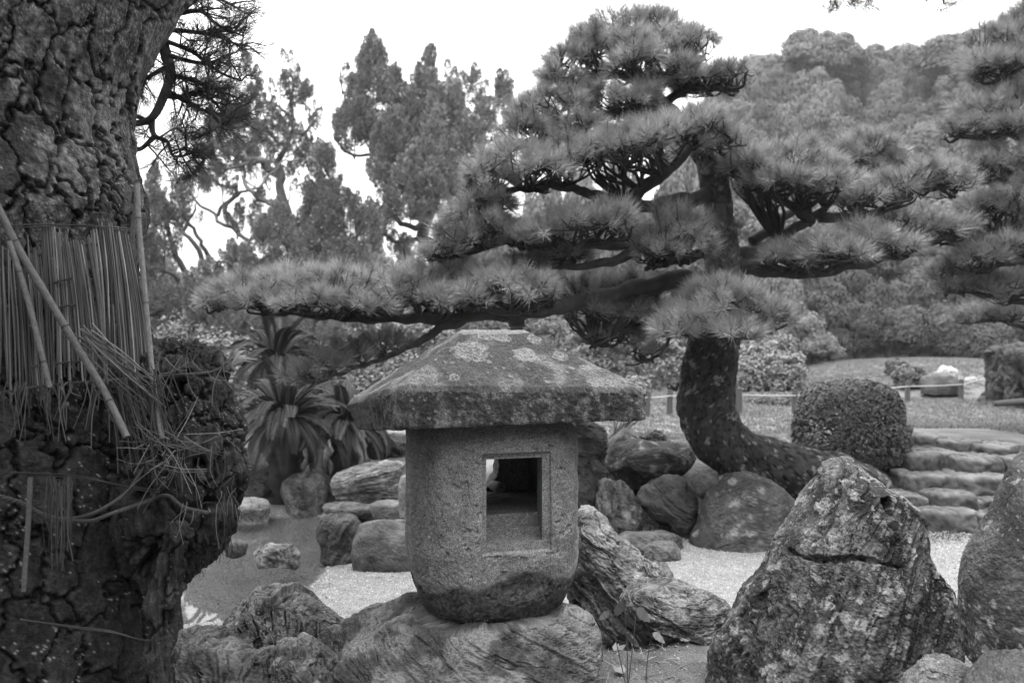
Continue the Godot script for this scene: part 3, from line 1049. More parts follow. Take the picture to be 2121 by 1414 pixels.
func burl(called: String, pine: Node3D, base: Vector3, rows: Array, d: float, thick: float, nu: int, nv: int, dep: float, k: float) -> void:
	var P := PackedVector3Array()
	var C := PackedColorArray()
	P.resize(nu * nv)
	C.resize(nu * nv)
	for j in nv:
		var s := 1.0
		var v := 0.0
		if j < 14:
			s = float(j) / 14.0
		elif j > nv - 6:
			s = float(nv - 1 - j) / 5.0
			v = 1.0
		else:
			v = float(j - 14) / (nv - 20)
		var r := row_at(rows, v)
		var c0 := px((r.y + r.z) * 0.5, r.x, d)
		var hw := (r.z - r.y) * 0.5 * d / F
		for i in nu:
			var a := TAU * i / nu
			P[j * nu + i] = c0 + Vector3(signf(cos(a)) * pow(absf(cos(a)), 0.8), 0, signf(sin(a)) * pow(absf(sin(a)), 0.8) * thick) * hw * s
	var nn := normals(nu, nv, true, P, 1.0)
	for q in P.size():
		var p := P[q]
		var top := 1.0 if q / nu < 16 else 0.0
		var bk := bark(p, {"dep": dep * (1.0 - top * 0.5), "pf": 7.5, "tall": 0.7, "c2": 0.08})
		var big := n3("fbm", p + Vector3(4, 2, 1), 6.0)
		var fib := n3("fbm", Vector3(p.x * 60.0, p.y * 9.0, p.z * 60.0), 1.0)
		# torn hollows, weathered to fibres
		var hole := ss(0.16, 0.42, n3("fbm", p + Vector3(2, 9, 4), 7.5))
		var dd := bk.x + big * 0.022 * k - hole * 0.05 * k + fib * 0.011
		P[q] = p + nn[q] * dd
		var t: float = bk.y / 0.1 * 0.034 * (1.0 + fib * 0.9) * (1.0 + top * 0.7)
		t *= 1.0 - 0.4 * hole
		var sp := ss(0.36, 0.44, n3("fbm", p + Vector3(2, 2, 2), 110.0) + 0.4 * n3("fbm", p + Vector3(8, 8, 8), 5.0) + 0.3 * big - 0.30)
		C[q] = g(clampf(lerpf(t, 0.36, sp * 0.75), 0.008, 0.5))
	piece(called, skin(nu, nv, true, P, C, 1.0, M.bark, base), pine)

func build_trunk_wrap() -> void:
	# reed mat: every reed is a part, laid on the trunk between its upper and lower end
	var mat_ := thing("reed_mat", on_trunk(120, 800, 0.0), "weathered reed mat wrapped round the old pine's waist, frayed at its foot", "reed mat")
	var mb := mat_.position
	var protos := []
	for k in 6:
		var a := Acc.new()
		var pts := PackedVector3Array()
		var rr := PackedFloat32Array()
		for i in 9:
			var t := i / 8.0
			pts.append(Vector3(0.0015 * sin(t * 5.0 + k), t, -0.010 * sin(t * PI)))
			rr.append(0.0019 * (1.0 + 0.12 * sin(t * 17.0 + k * 2.0)))
		a.tube(pts, rr, 6, g([0.09, 0.14, 0.06, 0.11, 0.26, 0.035][k]), 0.4)
		protos.append(a.mesh(M.straw))
	var n := 0
	var x := -95.0
	while x < 270.0 and n < 290:
		var top := 482.0 + 18.0 * sin(x * 0.05) + rf(-9, 9)
		var bot := 800.0 + rf(-38, 26) - (45.0 if x > 190.0 else 0.0) + (25.0 * sin(x * 0.031))
		if x > 60.0 and x < 82.0:
			top += 40.0
		if x < 60.0 and x > 0.0:
			top += 70.0 * rng.randf()
		if x > 172.0 and x < 178.0:
			top += 70.0
		var e0 := trunk_row(top)
		var e1 := trunk_row(bot)
		var fr := (x - e0.x) / (e0.y - e0.x)
		var xb := lerpf(e1.x, e1.y, fr) + rf(-3, 3)
		var p0 := on_trunk(minf(xb, e1.y - 3.0), bot, 0.022 + rf(0, 0.009))
		var p1 := on_trunk(minf(x, e0.y - 3.0), top, 0.020 + rf(0, 0.009))
		var o := MeshInstance3D.new()
		o.name = "reed"
		o.mesh = protos[rng.randi() % 6] if x > 100.0 or rng.randf() < 0.3 else protos[[2, 5, 0][rng.randi() % 3]]
		mat_.add_child(o, true)
		var y := p1 - p0
		var out_ := Vector3(p0.x - px((e1.x + e1.y) * 0.5, bot, TD).x, 0, p0.z + TD).normalized()
		var xx := y.normalized().cross(out_).normalized()
		var zz := xx.cross(y.normalized())
		o.transform = Transform3D(Basis(xx, y, -zz), p0 - mb)
		n += 1
		var step := 3.0
		# reeds seen edge-on near the trunk's right side lie closer together
		var e := trunk_row(650.0)
		var u := clampf((x - (e.x + e.y) * 0.5) / ((e.y - e.x) * 0.5), -0.99, 0.99)
		x += step * maxf(0.35, sqrt(1.0 - u * u) * 1.05)
	# twisted stitching
	for s in [[[78, 528], [130, 512], [190, 506], [240, 520], [268, 542]], [[85, 592], [140, 578], [200, 570], [240, 582], [266, 600]], [[90, 640], [150, 632], [205, 626], [245, 644], [272, 672]], [[80, 706], [130, 690], [200, 682], [250, 700], [285, 730]], [[-60, 600], [0, 603], [28, 600]], [[60, 760], [120, 752], [170, 748]]]:
		var q := []
		for k in s.size():
			q.append(on_trunk(s[k][0], s[k][1], 0.035))
		var c0 := curve(q, 12)
		var a := Acc.new()
		for w in 2:
			var c1 := c0.duplicate()
			for i in c1.size():
				c1[i] += Vector3(0, sin(i * 1.3 + w * PI), cos(i * 1.3 + w * PI)) * 0.0018
			a.tube(c1, taper(0.0018, 0.0018, c1.size()), 5, g(0.06))
		piece("stitching", a.mesh(M.straw, mb), mat_)
	# frayed ends and straws that have come loose over the burl
	var a2 := Acc.new()
	var from := func(x0: float, y0: float, d0: float, x1: float, y1: float, d1: float, r: float, t: float) -> void:
		var p0 := px(x0, y0, d0)
		var p1 := px(x1, y1, d1)
		var mid := p0.lerp(p1, 0.5) + Vector3(rf(-0.012, 0.012), rf(-0.012, 0.012), 0.004)
		a2.tube(curve([p0, mid, p1], 4), taper(r * 0.62, r * 0.4, 9), 5, g(t * 0.5))
	for k in 26:                              # bundle that slants over the mat
		var s := rf(-16, 16)
		from.call(170 + rf(-14, 14) + s * 0.6, 690 + rf(-10, 10) - s, 1.90, 330 + rf(-40, 20) + s * 0.6, 815 + rf(-26, 30) - s, 1.97, rf(0.0018, 0.0032), rf(0.10, 0.36))
	for k in 64:                              # the mat's frayed right skirt
		var x0 := rf(215, 330)
		var y0 := rf(745, 815)
		from.call(x0, y0, 1.96, x0 + rf(5, 60), y0 + rf(70, 190), 1.99, rf(0.0016, 0.0036), rf(0.05, 0.26))
	for k in 46:                              # left and middle skirts
		var x0 := rf(-20, 215)
		var y0 := rf(780, 815)
		from.call(x0, y0, 1.90, x0 + rf(-34, 24), y0 + rf(30, 125), 1.90, rf(0.0014, 0.0030), rf(0.06, 0.26))
	for k in 52:                              # a star of straws caught over the burl
		var cx := 330.0 + rf(-30, 60)
		var cy := 925.0 + rf(-30, 40)
		var an := rf(0, TAU)
		var L := rf(40, 130)
		from.call(cx, cy, rf(1.96, 2.02), cx + cos(an) * L, cy + sin(an) * L * 0.9 + 20.0, rf(1.94, 2.02), rf(0.0011, 0.0024), rf(0.08, 0.42))
	for k in 34:
		var x0 := rf(360, 500)
		var y0 := rf(900, 1060)
		from.call(x0, y0, 2.02, x0 + rf(-34, 34), y0 + rf(20, 100), 2.02, rf(0.0010, 0.0020), rf(0.06, 0.34))
	for k in 34:                              # small hanging bunch lower on the trunk
		var x0 := rf(92, 150)
		from.call(x0, rf(985, 1000), 1.86, x0 + rf(-6, 8), rf(1080, 1190), 1.86, rf(0.0012, 0.0024), rf(0.05, 0.18))
	for k in 24:                              # ragged fringe under the burl
		var x0 := rf(400, 478)
		var y0 := 1172.0 - (x0 - 400.0) * 0.55
		from.call(x0, y0 - 20.0, 2.13, x0 + rf(-5, 5), y0 + rf(8, 34), 2.13, rf(0.0012, 0.0026), rf(0.03, 0.08))
	for k in 18:
		var x0 := rf(330, 470)
		from.call(x0, rf(720, 800), 2.0, x0 + rf(-60, 60), rf(745, 850), 1.99, rf(0.0012, 0.0022), rf(0.08, 0.34))
	var st := piece("loose_straw", a2.mesh(M.straw, mb), mat_)
	st.set_meta("kind", "stuff")

	# bamboo canes and slats
	cane([[283, 380], [287, 470], [296, 570], [306, 680], [316, 780], [330, 880], [336, 908]], 1.98, 0.0066, 0.24, "slim pale bamboo cane tied upright along the trunk's right side")
	cane([[-8, 425], [40, 520], [100, 620], [165, 728], [215, 810], [262, 905]], 1.865, 0.0088, 0.13, "thick brown bamboo cane slanting across the reed mat to the right")
	cane([[18, 500], [45, 580], [72, 680], [102, 802]], 1.855, 0.0066, 0.17, "short pale bamboo cane slanting across the reed mat's left part")
	slat([[62, 988], [58, 1080], [48, 1225]], 1.845, 0.009, 0.13, "flat grey slat hanging low on the trunk's left side")
	slat([[284, 375], [280, 430], [272, 500]], 2.02, 0.010, 0.14, "narrow dark slat standing at the trunk's right edge above the mat")
	# cords
	cord([[-60, 470], [40, 468], [130, 466], [210, 470], [290, 478]], 0.034, 2, 0.0022, 0.05, "thin doubled wire tied round the trunk above the reed mat", "wire")
	cord([[-60, 823], [20, 810], [110, 797], [200, 790], [300, 782], [380, 776], [440, 770], [470, 752]], 0.05, 3, 0.0028, 0.04, "dark cord tied round the trunk at the reed mat's foot", "cord")
	cord([[-40, 1018], [40, 1040], [90, 1066], [140, 1075], [200, 1060], [260, 1020], [296, 970]], 0.024, 3, 0.0038, 0.05, "thick straw rope sagging across the lower trunk", "rope")
	cord([[150, 1078], [190, 1078], [240, 1060], [300, 1040], [345, 1026], [380, 1050], [430, 1062]], 0.04, 3, 0.0034, 0.06, "frayed straw rope running from the trunk under the burl", "rope")
	cord([[20, 978], [110, 984], [180, 990], [260, 1008], [330, 1018]], 0.028, 2, 0.0022, 0.03, "thin dark string holding the small reed bunch on the lower trunk", "string")
	cord([[40, 1282], [150, 1298], [230, 1308], [300, 1326], [350, 1318]], 0.030, 2, 0.0014, 0.07, "wire tied round the foot of the trunk", "wire")

func cane(s: Array, d: float, r: float, t: float, label: String) -> void:
	var q := []
	for k in s:
		var a := on_trunk(k[0], k[1], 0.046) if k[0] < 250 else px(k[0], k[1], d)
		q.append(px(k[0], k[1], minf((a - EYE).dot(cam_basis * Vector3.FORWARD), d + 0.03)))
	var pts := curve(q, 10)
	var o := thing("bamboo_cane", pts[pts.size() - 1], label, "bamboo cane", "bamboo canes tied to the old pine")
	var a := Acc.new()
	var rr := PackedFloat32Array()
	for i in pts.size():
		var node := fposmod(float(i) / 17.0, 1.0)
		rr.append(r * (1.0 + 0.16 * (1.0 if node < 0.05 else 0.0)) * (1.0 - 0.1 * float(i) / pts.size()))
	a.tube(pts, rr, 12, g(t), 0.5)
	piece("stem", a.mesh(M.wood, o.position), o)
	a = Acc.new()
	for i in range(8, pts.size() - 2, 17):
		a.tube(PackedVector3Array([pts[i].lerp(pts[i + 1], 0.0), pts[i].lerp(pts[i + 1], 0.25)]), PackedFloat32Array([r * 1.14, r * 1.10]), 12, g(t * 0.45))
	piece("node", a.mesh(M.wood, o.position), o)

func slat(s: Array, d: float, hw: float, t: float, label: String) -> void:
	var q := []
	for k in s:
		q.append(px(k[0], k[1], d))
	var pts := curve(q, 8)
	var P := PackedVector3Array()
	var C := PackedColorArray()
	for p in pts:
		for k in [[-1, -1], [1, -1], [1, 1], [-1, 1]]:
			P.append(p + Vector3(k[0] * hw * 0.55, 0, -k[1] * 0.0025))
			C.append(g(t * rf(0.8, 1.15)))
	var base := pts[pts.size() - 1]
	var o := piece("bamboo_lath", skin(4, pts.size(), true, P, C, -1.0, M.wood, base))
	o.position = base
	tag(o, label, "bamboo slat")

func cord(s: Array, out_: float, strands: int, r: float, t: float, label: String, cat: String) -> void:
	var q := []
	for k in s:
		if k[0] > 300:
			q.append(px(k[0], k[1], 2.0 + (k[0] - 300.0) * 0.0004))
		else:
			q.append(on_trunk(k[0], k[1], out_))
	var c0 := curve(q, 22)
	var a := Acc.new()
	for w in strands:
		var c1 := c0.duplicate()
		for i in c1.size():
			var an := i * (0.75 if strands > 2 else 0.06) + TAU * w / strands
			c1[i] += Vector3(0.2 * cos(an), sin(an), cos(an)) * r * (0.75 if strands > 2 else 1.3)
		a.tube(c1, taper(r * 0.8, r * 0.8, c1.size()), 6, g(t), 0.5)
	if r > 0.004:
		for k in 120:                         # loose fibres
			var p := c0[rng.randi() % c0.size()]
			a.blade(p, p + rdir() * rf(0.008, 0.024), Vector3(0.0006, 0, 0), g(t * rf(0.8, 2.0)))
	var base := c0[c0.size() / 2]
	var o := piece({"wire": "tie_wire", "cord": "binding_twine", "rope": "straw_rope", "string": "tie_string"}[cat], a.mesh(M.straw, base))
	o.position = base
	tag(o, label, cat)


# ---------------------------------------------------------------- pines
var tuft: ArrayMesh
var tuft_thin: ArrayMesh
var tuft_far: ArrayMesh

func make_tuft(needles: int, len_: float, w: float, spread: float) -> ArrayMesh:
	var a := Acc.new()
	for k in needles:
		var h := rng.randf()
		var an := rf(0, TAU)
		var tilt := lerpf(spread, 0.25, h) + rf(-0.2, 0.25)
		var d := Vector3(cos(an) * sin(tilt), cos(tilt), sin(an) * sin(tilt))
		var b := Vector3(cos(an) * 0.004, (h - 0.75) * len_ * 0.75, sin(an) * 0.004)
		var e := b + d * len_ * rf(0.75, 1.15)
		var m := b.lerp(e, 0.5) + Vector3(0, len_ * 0.04, 0)
		var s := d.cross(rdir()).normalized() * w
		var t := rf(0.60, 0.88)
		a.tri(b - s, m, b + s, g(t))
		a.tri(b - s * 0.9, e, b + s * 0.9, g(t * 1.12))
	return a.mesh(M.needle)

# A layered pad of needles over a fan of twigs that leaves the limb at `from`.
func pad(tw: Acc, tf: Array, cs: PackedColorArray, c: Vector3, rx: float, ry: float, rz: float, from: Vector3, n: int, tone := 1.0, size := 1.0) -> PackedColorArray:
	var nodes := []
	var m := 6 + int(rx * 10.0)
	for k in m:
		var a := rf(0, TAU)
		var r := sqrt(rng.randf()) * 0.85
		var t := c + Vector3(cos(a) * rx * r, -ry * (0.25 + 0.35 * r), sin(a) * rz * r)
		var q := from.lerp(t, 0.5) + Vector3(rf(-0.07, 0.07), rf(-0.06, 0.02), rf(-0.07, 0.07)) * (0.4 + rx)
		var q2 := from.lerp(t, 0.78) + Vector3(rf(-0.05, 0.05), rf(-0.05, 0.05), rf(-0.05, 0.05))
		var pts := curve([from, q, q2, t], 5)
		tw.tube(pts, taper(0.013 + 0.006 * rx, 0.0045, pts.size()), 6, g(0.030), 0.4)
		for i in range(5, pts.size(), 2):
			nodes.append(pts[i])
	for k in n:
		var a := rf(0, TAU)
		var r := pow(rng.randf(), 0.45) * (1.0 + 0.45 * n3("fbm", c + Vector3(cos(a), 0, sin(a)) * 0.8, 2.2)) * (1.18 if rng.randf() < 0.1 else 1.0)
		var bumpy := 1.0 + 0.6 * n3("fbm", c + Vector3(cos(a) * rx * r, 0, sin(a) * rz * r), 3.5)
		var top := sqrt(maxf(0.0, 1.0 - r * r))
		var hh := top * bumpy * (1.0 - 0.55 * pow(rng.randf(), 2.0)) - 0.32
		var o := Vector3(cos(a) * rx * r, hh * ry, sin(a) * rz * r)
		var p := c + o
		var dir := Vector3(cos(a) * r * 0.95 + rf(-0.35, 0.35), 0.25 + 0.75 * top + rf(-0.15, 0.3), sin(a) * r * 0.95 + rf(-0.35, 0.35))
		var best: Vector3 = from
		var bd := 1e9
		for q in 7:
			var cand: Vector3 = nodes[rng.randi() % nodes.size()]
			var dd := cand.distance_squared_to(p)
			if dd < bd:
				bd = dd
				best = cand
		if bd < 0.16 and rng.randf() < 0.75:
			var mid := best.lerp(p, 0.5) + Vector3(rf(-0.03, 0.03), -0.02, rf(-0.03, 0.03))
			tw.tube(PackedVector3Array([best, mid, p]), PackedFloat32Array([0.0055, 0.0045, 0.003]), 4, g(0.028))
		tf.append(Transform3D(along(dir, rf(0, TAU), rf(0.75, 1.3) * size), p))
		cs.append(g((0.55 + 0.65 * rng.randf()) * tone * NEEDLE))
	return cs

const PD := 5.6
const NEEDLE := 0.44

func limb(called: String, tree: Node3D, base: Vector3, pts: Array, r0: float, r1: float, pads: Array, d0: float, tuft_mesh: ArrayMesh, dens := 1.0, size := 1.0) -> void:
	# pts: [x, y, nearer by]; pads: [x, y, half width, half height, nearer by, tone]
	var q := []
	for k in pts:
		q.append(px(k[0], k[1], d0 - k[2]))
	var c := curve(q, 8)
	var a := Acc.new()
	var rr := PackedFloat32Array()
	for i in c.size():
		var t := float(i) / (c.size() - 1)
		rr.append(lerpf(r0, r1, pow(t, 0.8)) * (1.0 + 0.10 * n3("fbm", c[i], 12.0)))
		c[i] += Vector3(n3("fbm", c[i], 5.0), n3("fbm", c[i] + Vector3(9, 9, 9), 5.0), n3("fbm", c[i] + Vector3(4, 4, 4), 5.0)) * 0.03 * minf(1.0, i / 3.0)
	a.tube(c, rr, 10, g(0.040), 0.6)
	var tf := []
	var cs := PackedColorArray()
	for p in pads:
		var d: float = d0 - p[4]
		var at := px(p[0], p[1], d)
		var rx: float = p[2] * d / F
		var ry: float = p[3] * d / F
		var rz := lerpf(rx, 0.42, 0.5)
		var from := c[0]
		var want := at + Vector3(0, -ry * 1.0, 0)
		for i in c.size():
			if c[i].distance_squared_to(want) < from.distance_squared_to(want):
				from = c[i]
		var n := int((rx * rz * 3.14 * 165.0 + rx * ry * 150.0 + 14) * dens)
		cs = pad(a, tf, cs, at, rx, ry * 1.05, rz, from, n, p[5] if p.size() > 5 else 1.0, size)
	var l := piece(called, a.mesh(M.limb, base), tree)
	if tf.size():
		for i in tf.size():
			tf[i].origin -= base
		scatter("needles", tuft_mesh, tf, cs, l)

func build_main_pine() -> void:
	var base := px(1700, 1000, PD)
	var t := thing("leaning_pine", base, "cloud-pruned pine with a trunk bent like an elbow, rising from the rocks behind the lantern", "pine tree")
	# trunk
	var way := [[1800, 1040, 0.0, 66], [1740, 1005, 0.0, 63], [1675, 984, 0.0, 58], [1600, 964, 0.02, 55], [1535, 944, 0.04, 55], [1486, 905, 0.05, 57], [1465, 855, 0.05, 57], [1463, 805, 0.04, 56], [1470, 760, 0.02, 55], [1482, 690, 0.0, 51], [1497, 620, 0.0, 45], [1500, 560, 0.0, 41], [1493, 500, 0.0, 35], [1490, 440, 0.0, 31], [1482, 380, 0.0, 29], [1465, 330, 0.03, 26], [1430, 280, 0.06, 22], [1390, 235, 0.08, 18], [1345, 190, 0.08, 15], [1310, 150, 0.06, 11], [1295, 100, 0.05, 6]]
	var q := []
	var rad := []
	for k in way:
		q.append(px(k[0], k[1], PD - k[2]))
		rad.append(Vector3(k[3] * PD / F, 0, 0))
	var c := curve(q, 16)
	var rr := curve(rad, 16)
	var nu := 110
	var nv := c.size()
	var P := PackedVector3Array()
	var C := PackedColorArray()
	P.resize(nu * nv)
	C.resize(nu * nv)
	var side := Vector3(0, 0, 1)
	for j in nv:
		var tg := (c[mini(j + 1, nv - 1)] - c[maxi(j - 1, 0)]).normalized()
		side = (side - tg * side.dot(tg)).normalized()
		var up := side.cross(tg)
		for i in nu:
			var a := TAU * i / nu
			var dir := side * cos(a) + up * sin(a)
			var p := c[j] + dir * rr[j].x
			var bk := bark(p, {"dep": 0.016 * clampf(rr[j].x / 0.15, 0.3, 1.0), "pf": 14.0, "tall": 0.75})
			var big := n3("fbm", p, 4.0)
			p += dir * (bk.x + big * 0.02)
			P[j * nu + i] = p
			var f3 := n3("fbm", p, 60.0)
			var tone := bk.y / 0.1 * (0.045 + 0.05 * ss(1.3, 1.7, p.y))
			# pale lichen along the underside of the bend
			var h := ss(0.55, 0.30, p.y) + 0.35 * ss(1.6, 1.9, p.y)
			var li := ss(0.05, 0.25, n3("fbm", p + Vector3(3, 3, 3), 11.0) + f3 * 0.4 - 0.30 + 0.22 * h)
			C[j * nu + i] = g(clampf(lerpf(tone, 0.30 + 0.12 * f3, li * 0.8), 0.01, 0.45))
	var sgn := 1.0
	if (P[5 * nu + 1] - P[5 * nu]).cross(P[6 * nu] - P[5 * nu]).dot(P[5 * nu] - c[5]) < 0.0:
		sgn = -1.0
	piece("trunk", skin(nu, nv, true, P, C, sgn, M.bark, base), t)
	var B := func(name_: String, pts: Array, r0: float, r1: float, pads: Array, dens := 1.0) -> void:
		limb(name_, t, base, pts, r0, r1, pads, PD, tuft, dens)
	# crown
	B.call("limb", [[1345, 190, 0.08], [1300, 165, 0.1], [1240, 160, 0.12], [1180, 175, 0.1], [1150, 160, 0.1]], 0.045, 0.012, [[1180, 128, 62, 48, 0.1, 0.85], [1235, 95, 70, 50, 0.12, 0.85], [1165, 165, 48, 30, 0.2, 0.9]])
	B.call("limb", [[1310, 150, 0.06], [1290, 110, 0.1], [1260, 70, 0.05]], 0.035, 0.01, [[1275, 65, 80, 45, 0.05, 0.85], [1345, 60, 70, 42, 0.0, 0.85], [1300, 95, 62, 40, 0.3, 0.9]])
	B.call("limb", [[1345, 185, 0.08], [1390, 150, 0.12], [1430, 120, 0.15]], 0.035, 0.01, [[1375, 105, 85, 50, 0.2, 1.0], [1435, 95, 55, 45, 0.1], [1320, 125, 58, 42, 0.45, 1.05], [1400, 150, 55, 24, 0.3]])
	B.call("limb", [[1370, 215, 0.08], [1420, 190, 0.15], [1480, 183, 0.2], [1530, 182, 0.2]], 0.035, 0.01, [[1460, 165, 70, 26, 0.2, 0.9], [1510, 158, 48, 28, 0.25, 0.85], [1420, 168, 40, 20, 0.2]])
	B.call("limb", [[1380, 228, 0.08], [1320, 235, 0.2], [1260, 235, 0.25], [1180, 245, 0.3], [1110, 255, 0.3]], 0.045, 0.012, [[1150, 215, 80, 45, 0.3, 0.9], [1100, 245, 55, 40, 0.35, 0.85], [1290, 218, 80, 45, 0.3, 0.95], [1235, 200, 60, 38, 0.2, 0.9], [1330, 200, 50, 30, 0.25]])
	B.call("limb", [[1250, 240, 0.3], [1180, 270, 0.4], [1110, 290, 0.45]], 0.03, 0.01, [[1085, 275, 55, 40, 0.4, 0.85], [1190, 262, 55, 26, 0.4, 0.9]])
	# the big left shelf
	B.call("limb", [[1478, 405, 0.0], [1420, 412, 0.12], [1350, 425, 0.2], [1290, 420, 0.3], [1220, 395, 0.35], [1150, 385, 0.4], [1080, 392, 0.45], [1020, 395, 0.45]], 0.060, 0.016, [[1080, 330, 88, 55, 0.5], [1185, 322, 85, 58, 0.5], [1015, 372, 60, 48, 0.5, 0.95], [1130, 352, 60, 36, 0.65, 1.05], [1010, 415, 55, 38, 0.45, 0.9]], 1.1)
	B.call("limb", [[1290, 420, 0.3], [1345, 385, 0.4], [1400, 335, 0.5], [1450, 285, 0.55], [1478, 262, 0.55]], 0.055, 0.015, [[1280, 310, 85, 52, 0.5], [1370, 278, 85, 52, 0.55, 1.05], [1450, 258, 62, 48, 0.55, 1.05], [1325, 300, 60, 40, 0.65, 1.05], [1500, 290, 40, 44, 0.4, 1.0], [1240, 290, 70, 44, 0.35]], 1.1)
	B.call("limb", [[1270, 420, 0.3], [1200, 440, 0.35], [1120, 470, 0.4], [1040, 500, 0.45], [960, 525, 0.45], [915, 538, 0.45]], 0.055, 0.014, [[985, 445, 70, 48, 0.45, 0.9], [950, 490, 62, 45, 0.5, 0.9], [920, 515, 42, 34, 0.5, 0.95], [1020, 470, 60, 35, 0.4, 0.9]])
	B.call("limb", [[1480, 470, 0.0], [1400, 480, 0.2], [1320, 500, 0.35], [1250, 505, 0.45], [1170, 512, 0.5], [1100, 510, 0.5]], 0.07, 0.02, [[1200, 462, 85, 40, 0.55, 1.0], [1125, 482, 60, 34, 0.55, 0.98], [1265, 450, 55, 40, 0.6, 1.05], [1080, 495, 45, 24, 0.5, 0.95]], 1.1)
	B.call("limb", [[1310, 495, 0.35], [1300, 525, 0.4], [1250, 545, 0.45], [1170, 550, 0.45], [1090, 548, 0.45]], 0.045, 0.015, [[1160, 525, 75, 26, 0.3, 0.75], [1100, 540, 60, 22, 0.3, 0.7]])
	B.call("limb", [[1490, 520, 0.0], [1440, 530, 0.15], [1380, 545, 0.3], [1340, 560, 0.35]], 0.05, 0.015, [[1390, 475, 82, 56, 0.4, 0.85], [1370, 520, 68, 40, 0.45, 0.85], [1430, 505, 50, 45, 0.4, 0.85]])
	# the long low limb to the left
	B.call("limb", [[1490, 585, 0.0], [1420, 578, 0.1], [1350, 590, 0.25], [1270, 612, 0.3], [1180, 628, 0.35], [1060, 650, 0.4], [940, 655, 0.4], [830, 662, 0.4], [740, 662, 0.4], [650, 652, 0.4], [560, 643, 0.4], [470, 632, 0.4]], 0.075, 0.016, [[520, 598, 78, 42, 0.4], [610, 585, 88, 46, 0.4], [710, 590, 88, 50, 0.45], [800, 592, 80, 50, 0.45, 1.02], [880, 585, 70, 50, 0.4], [655, 620, 70, 34, 0.6, 1.05], [760, 628, 66, 32, 0.6, 1.05], [455, 622, 36, 28, 0.4, 0.95], [900, 615, 60, 32, 0.55], [560, 618, 62, 30, 0.55, 1.05], [950, 570, 50, 32, 0.3, 0.9]], 1.15)
	B.call("limb", [[1180, 628, 0.35], [1120, 645, 0.5], [1040, 645, 0.6], [960, 640, 0.65]], 0.05, 0.015, [[1060, 585, 80, 46, 0.65, 1.05], [985, 612, 50, 36, 0.7, 1.05], [1110, 600, 52, 40, 0.7, 1.05], [1010, 575, 55, 36, 0.5]], 1.1)
	B.call("limb", [[1350, 590, 0.25], [1310, 640, 0.3], [1270, 690, 0.2], [1230, 720, 0.1]], 0.04, 0.012, [[1230, 640, 72, 46, 0.1, 0.68], [1310, 640, 75, 50, 0.1, 0.68], [1200, 600, 70, 38, 0.0, 0.7], [1270, 690, 60, 36, 0.0, 0.62], [1370, 660, 52, 44, 0.1, 0.7], [1300, 590, 60, 30, 0.0, 0.7]])
	B.call("limb", [[1350, 590, 0.25], [1385, 690, 0.1], [1360, 740, 0.0], [1300, 755, -0.1]], 0.02, 0.006, [[1330, 722, 50, 20, 0.0, 0.7]], 0.4)
	B.call("limb", [[960, 660, 0.4], [890, 690, 0.45], [830, 725, 0.5], [760, 755, 0.5], [690, 775, 0.5]], 0.035, 0.008, [[690, 745, 52, 32, 0.5, 0.6], [640, 770, 50, 26, 0.5, 0.65], [735, 720, 58, 30, 0.4, 0.55], [800, 700, 50, 22, 0.3, 0.55]], 0.75)
	# the tuft in front of the trunk
	B.call("limb", [[1500, 600, 0.1], [1510, 640, 0.45], [1525, 680, 0.6], [1545, 700, 0.62]], 0.05, 0.015, [[1500, 622, 82, 48, 0.62, 1.05], [1430, 655, 66, 42, 0.7, 1.05], [1560, 640, 66, 44, 0.6, 1.0], [1400, 680, 44, 28, 0.7], [1500, 678, 80, 34, 0.75, 1.05], [1600, 655, 38, 30, 0.5, 0.9], [1470, 600, 52, 32, 0.5, 0.95]], 1.15)
	# right side
	B.call("limb", [[1500, 530, 0.0], [1560, 525, 0.05], [1620, 490, 0.1], [1680, 455, 0.1], [1715, 425, 0.1], [1740, 390, 0.1]], 0.060, 0.016, [[1560, 348, 66, 50, 0.15], [1640, 335, 85, 50, 0.15, 1.02], [1710, 362, 62, 45, 0.2], [1590, 375, 60, 36, 0.3, 1.02], [1530, 335, 44, 44, 0.2, 1.0]])
	B.call("limb", [[1680, 460, 0.1], [1640, 425, 0.2], [1600, 405, 0.25], [1570, 400, 0.25]], 0.04, 0.012, [[1620, 372, 60, 32, 0.35, 1.0], [1690, 385, 55, 26, 0.35, 1.0]])
	B.call("limb", [[1700, 448, 0.1], [1780, 450, 0.05], [1850, 425, 0.0], [1910, 390, 0.0], [1950, 380, 0.0]], 0.04, 0.012, [[1830, 388, 70, 42, 0.05], [1910, 362, 75, 46, 0.05, 1.02], [1960, 378, 44, 44, 0.05], [1780, 410, 50, 34, 0.1, 0.9]])
	B.call("limb", [[1560, 500, 0.0], [1640, 440, -0.2], [1720, 380, -0.3], [1780, 330, -0.35]], 0.04, 0.012, [[1790, 308, 62, 42, -0.35, 0.92], [1740, 330, 50, 35, -0.3, 0.9], [1830, 340, 45, 30, -0.35, 0.85]])
	B.call("limb", [[1510, 545, 0.0], [1580, 560, 0.15], [1650, 565, 0.25], [1730, 560, 0.3], [1800, 545, 0.3], [1860, 525, 0.3]], 0.060, 0.015, [[1680, 512, 82, 44, 0.3], [1780, 500, 80, 40, 0.3, 1.02], [1850, 510, 50, 26, 0.3], [1620, 535, 50, 30, 0.25, 0.85], [1730, 525, 70, 28, 0.45, 1.05]])
	B.call("limb", [[1560, 510, -0.1], [1700, 520, -0.4], [1850, 520, -0.6], [1960, 500, -0.7]], 0.045, 0.012, [[1900, 470, 80, 40, -0.6, 0.9], [1970, 475, 50, 32, -0.65, 0.85], [1830, 450, 50, 26, -0.5, 0.85]])
	# the post that carries the low limb
	var pb := px(1068, 880, 5.1)
	pb.y = land(pb.x, pb.z) - 0.05
	var pr := thing("branch_prop", pb, "wooden post bound with rope, propping the leaning pine's low limb behind the lantern roof", "prop")
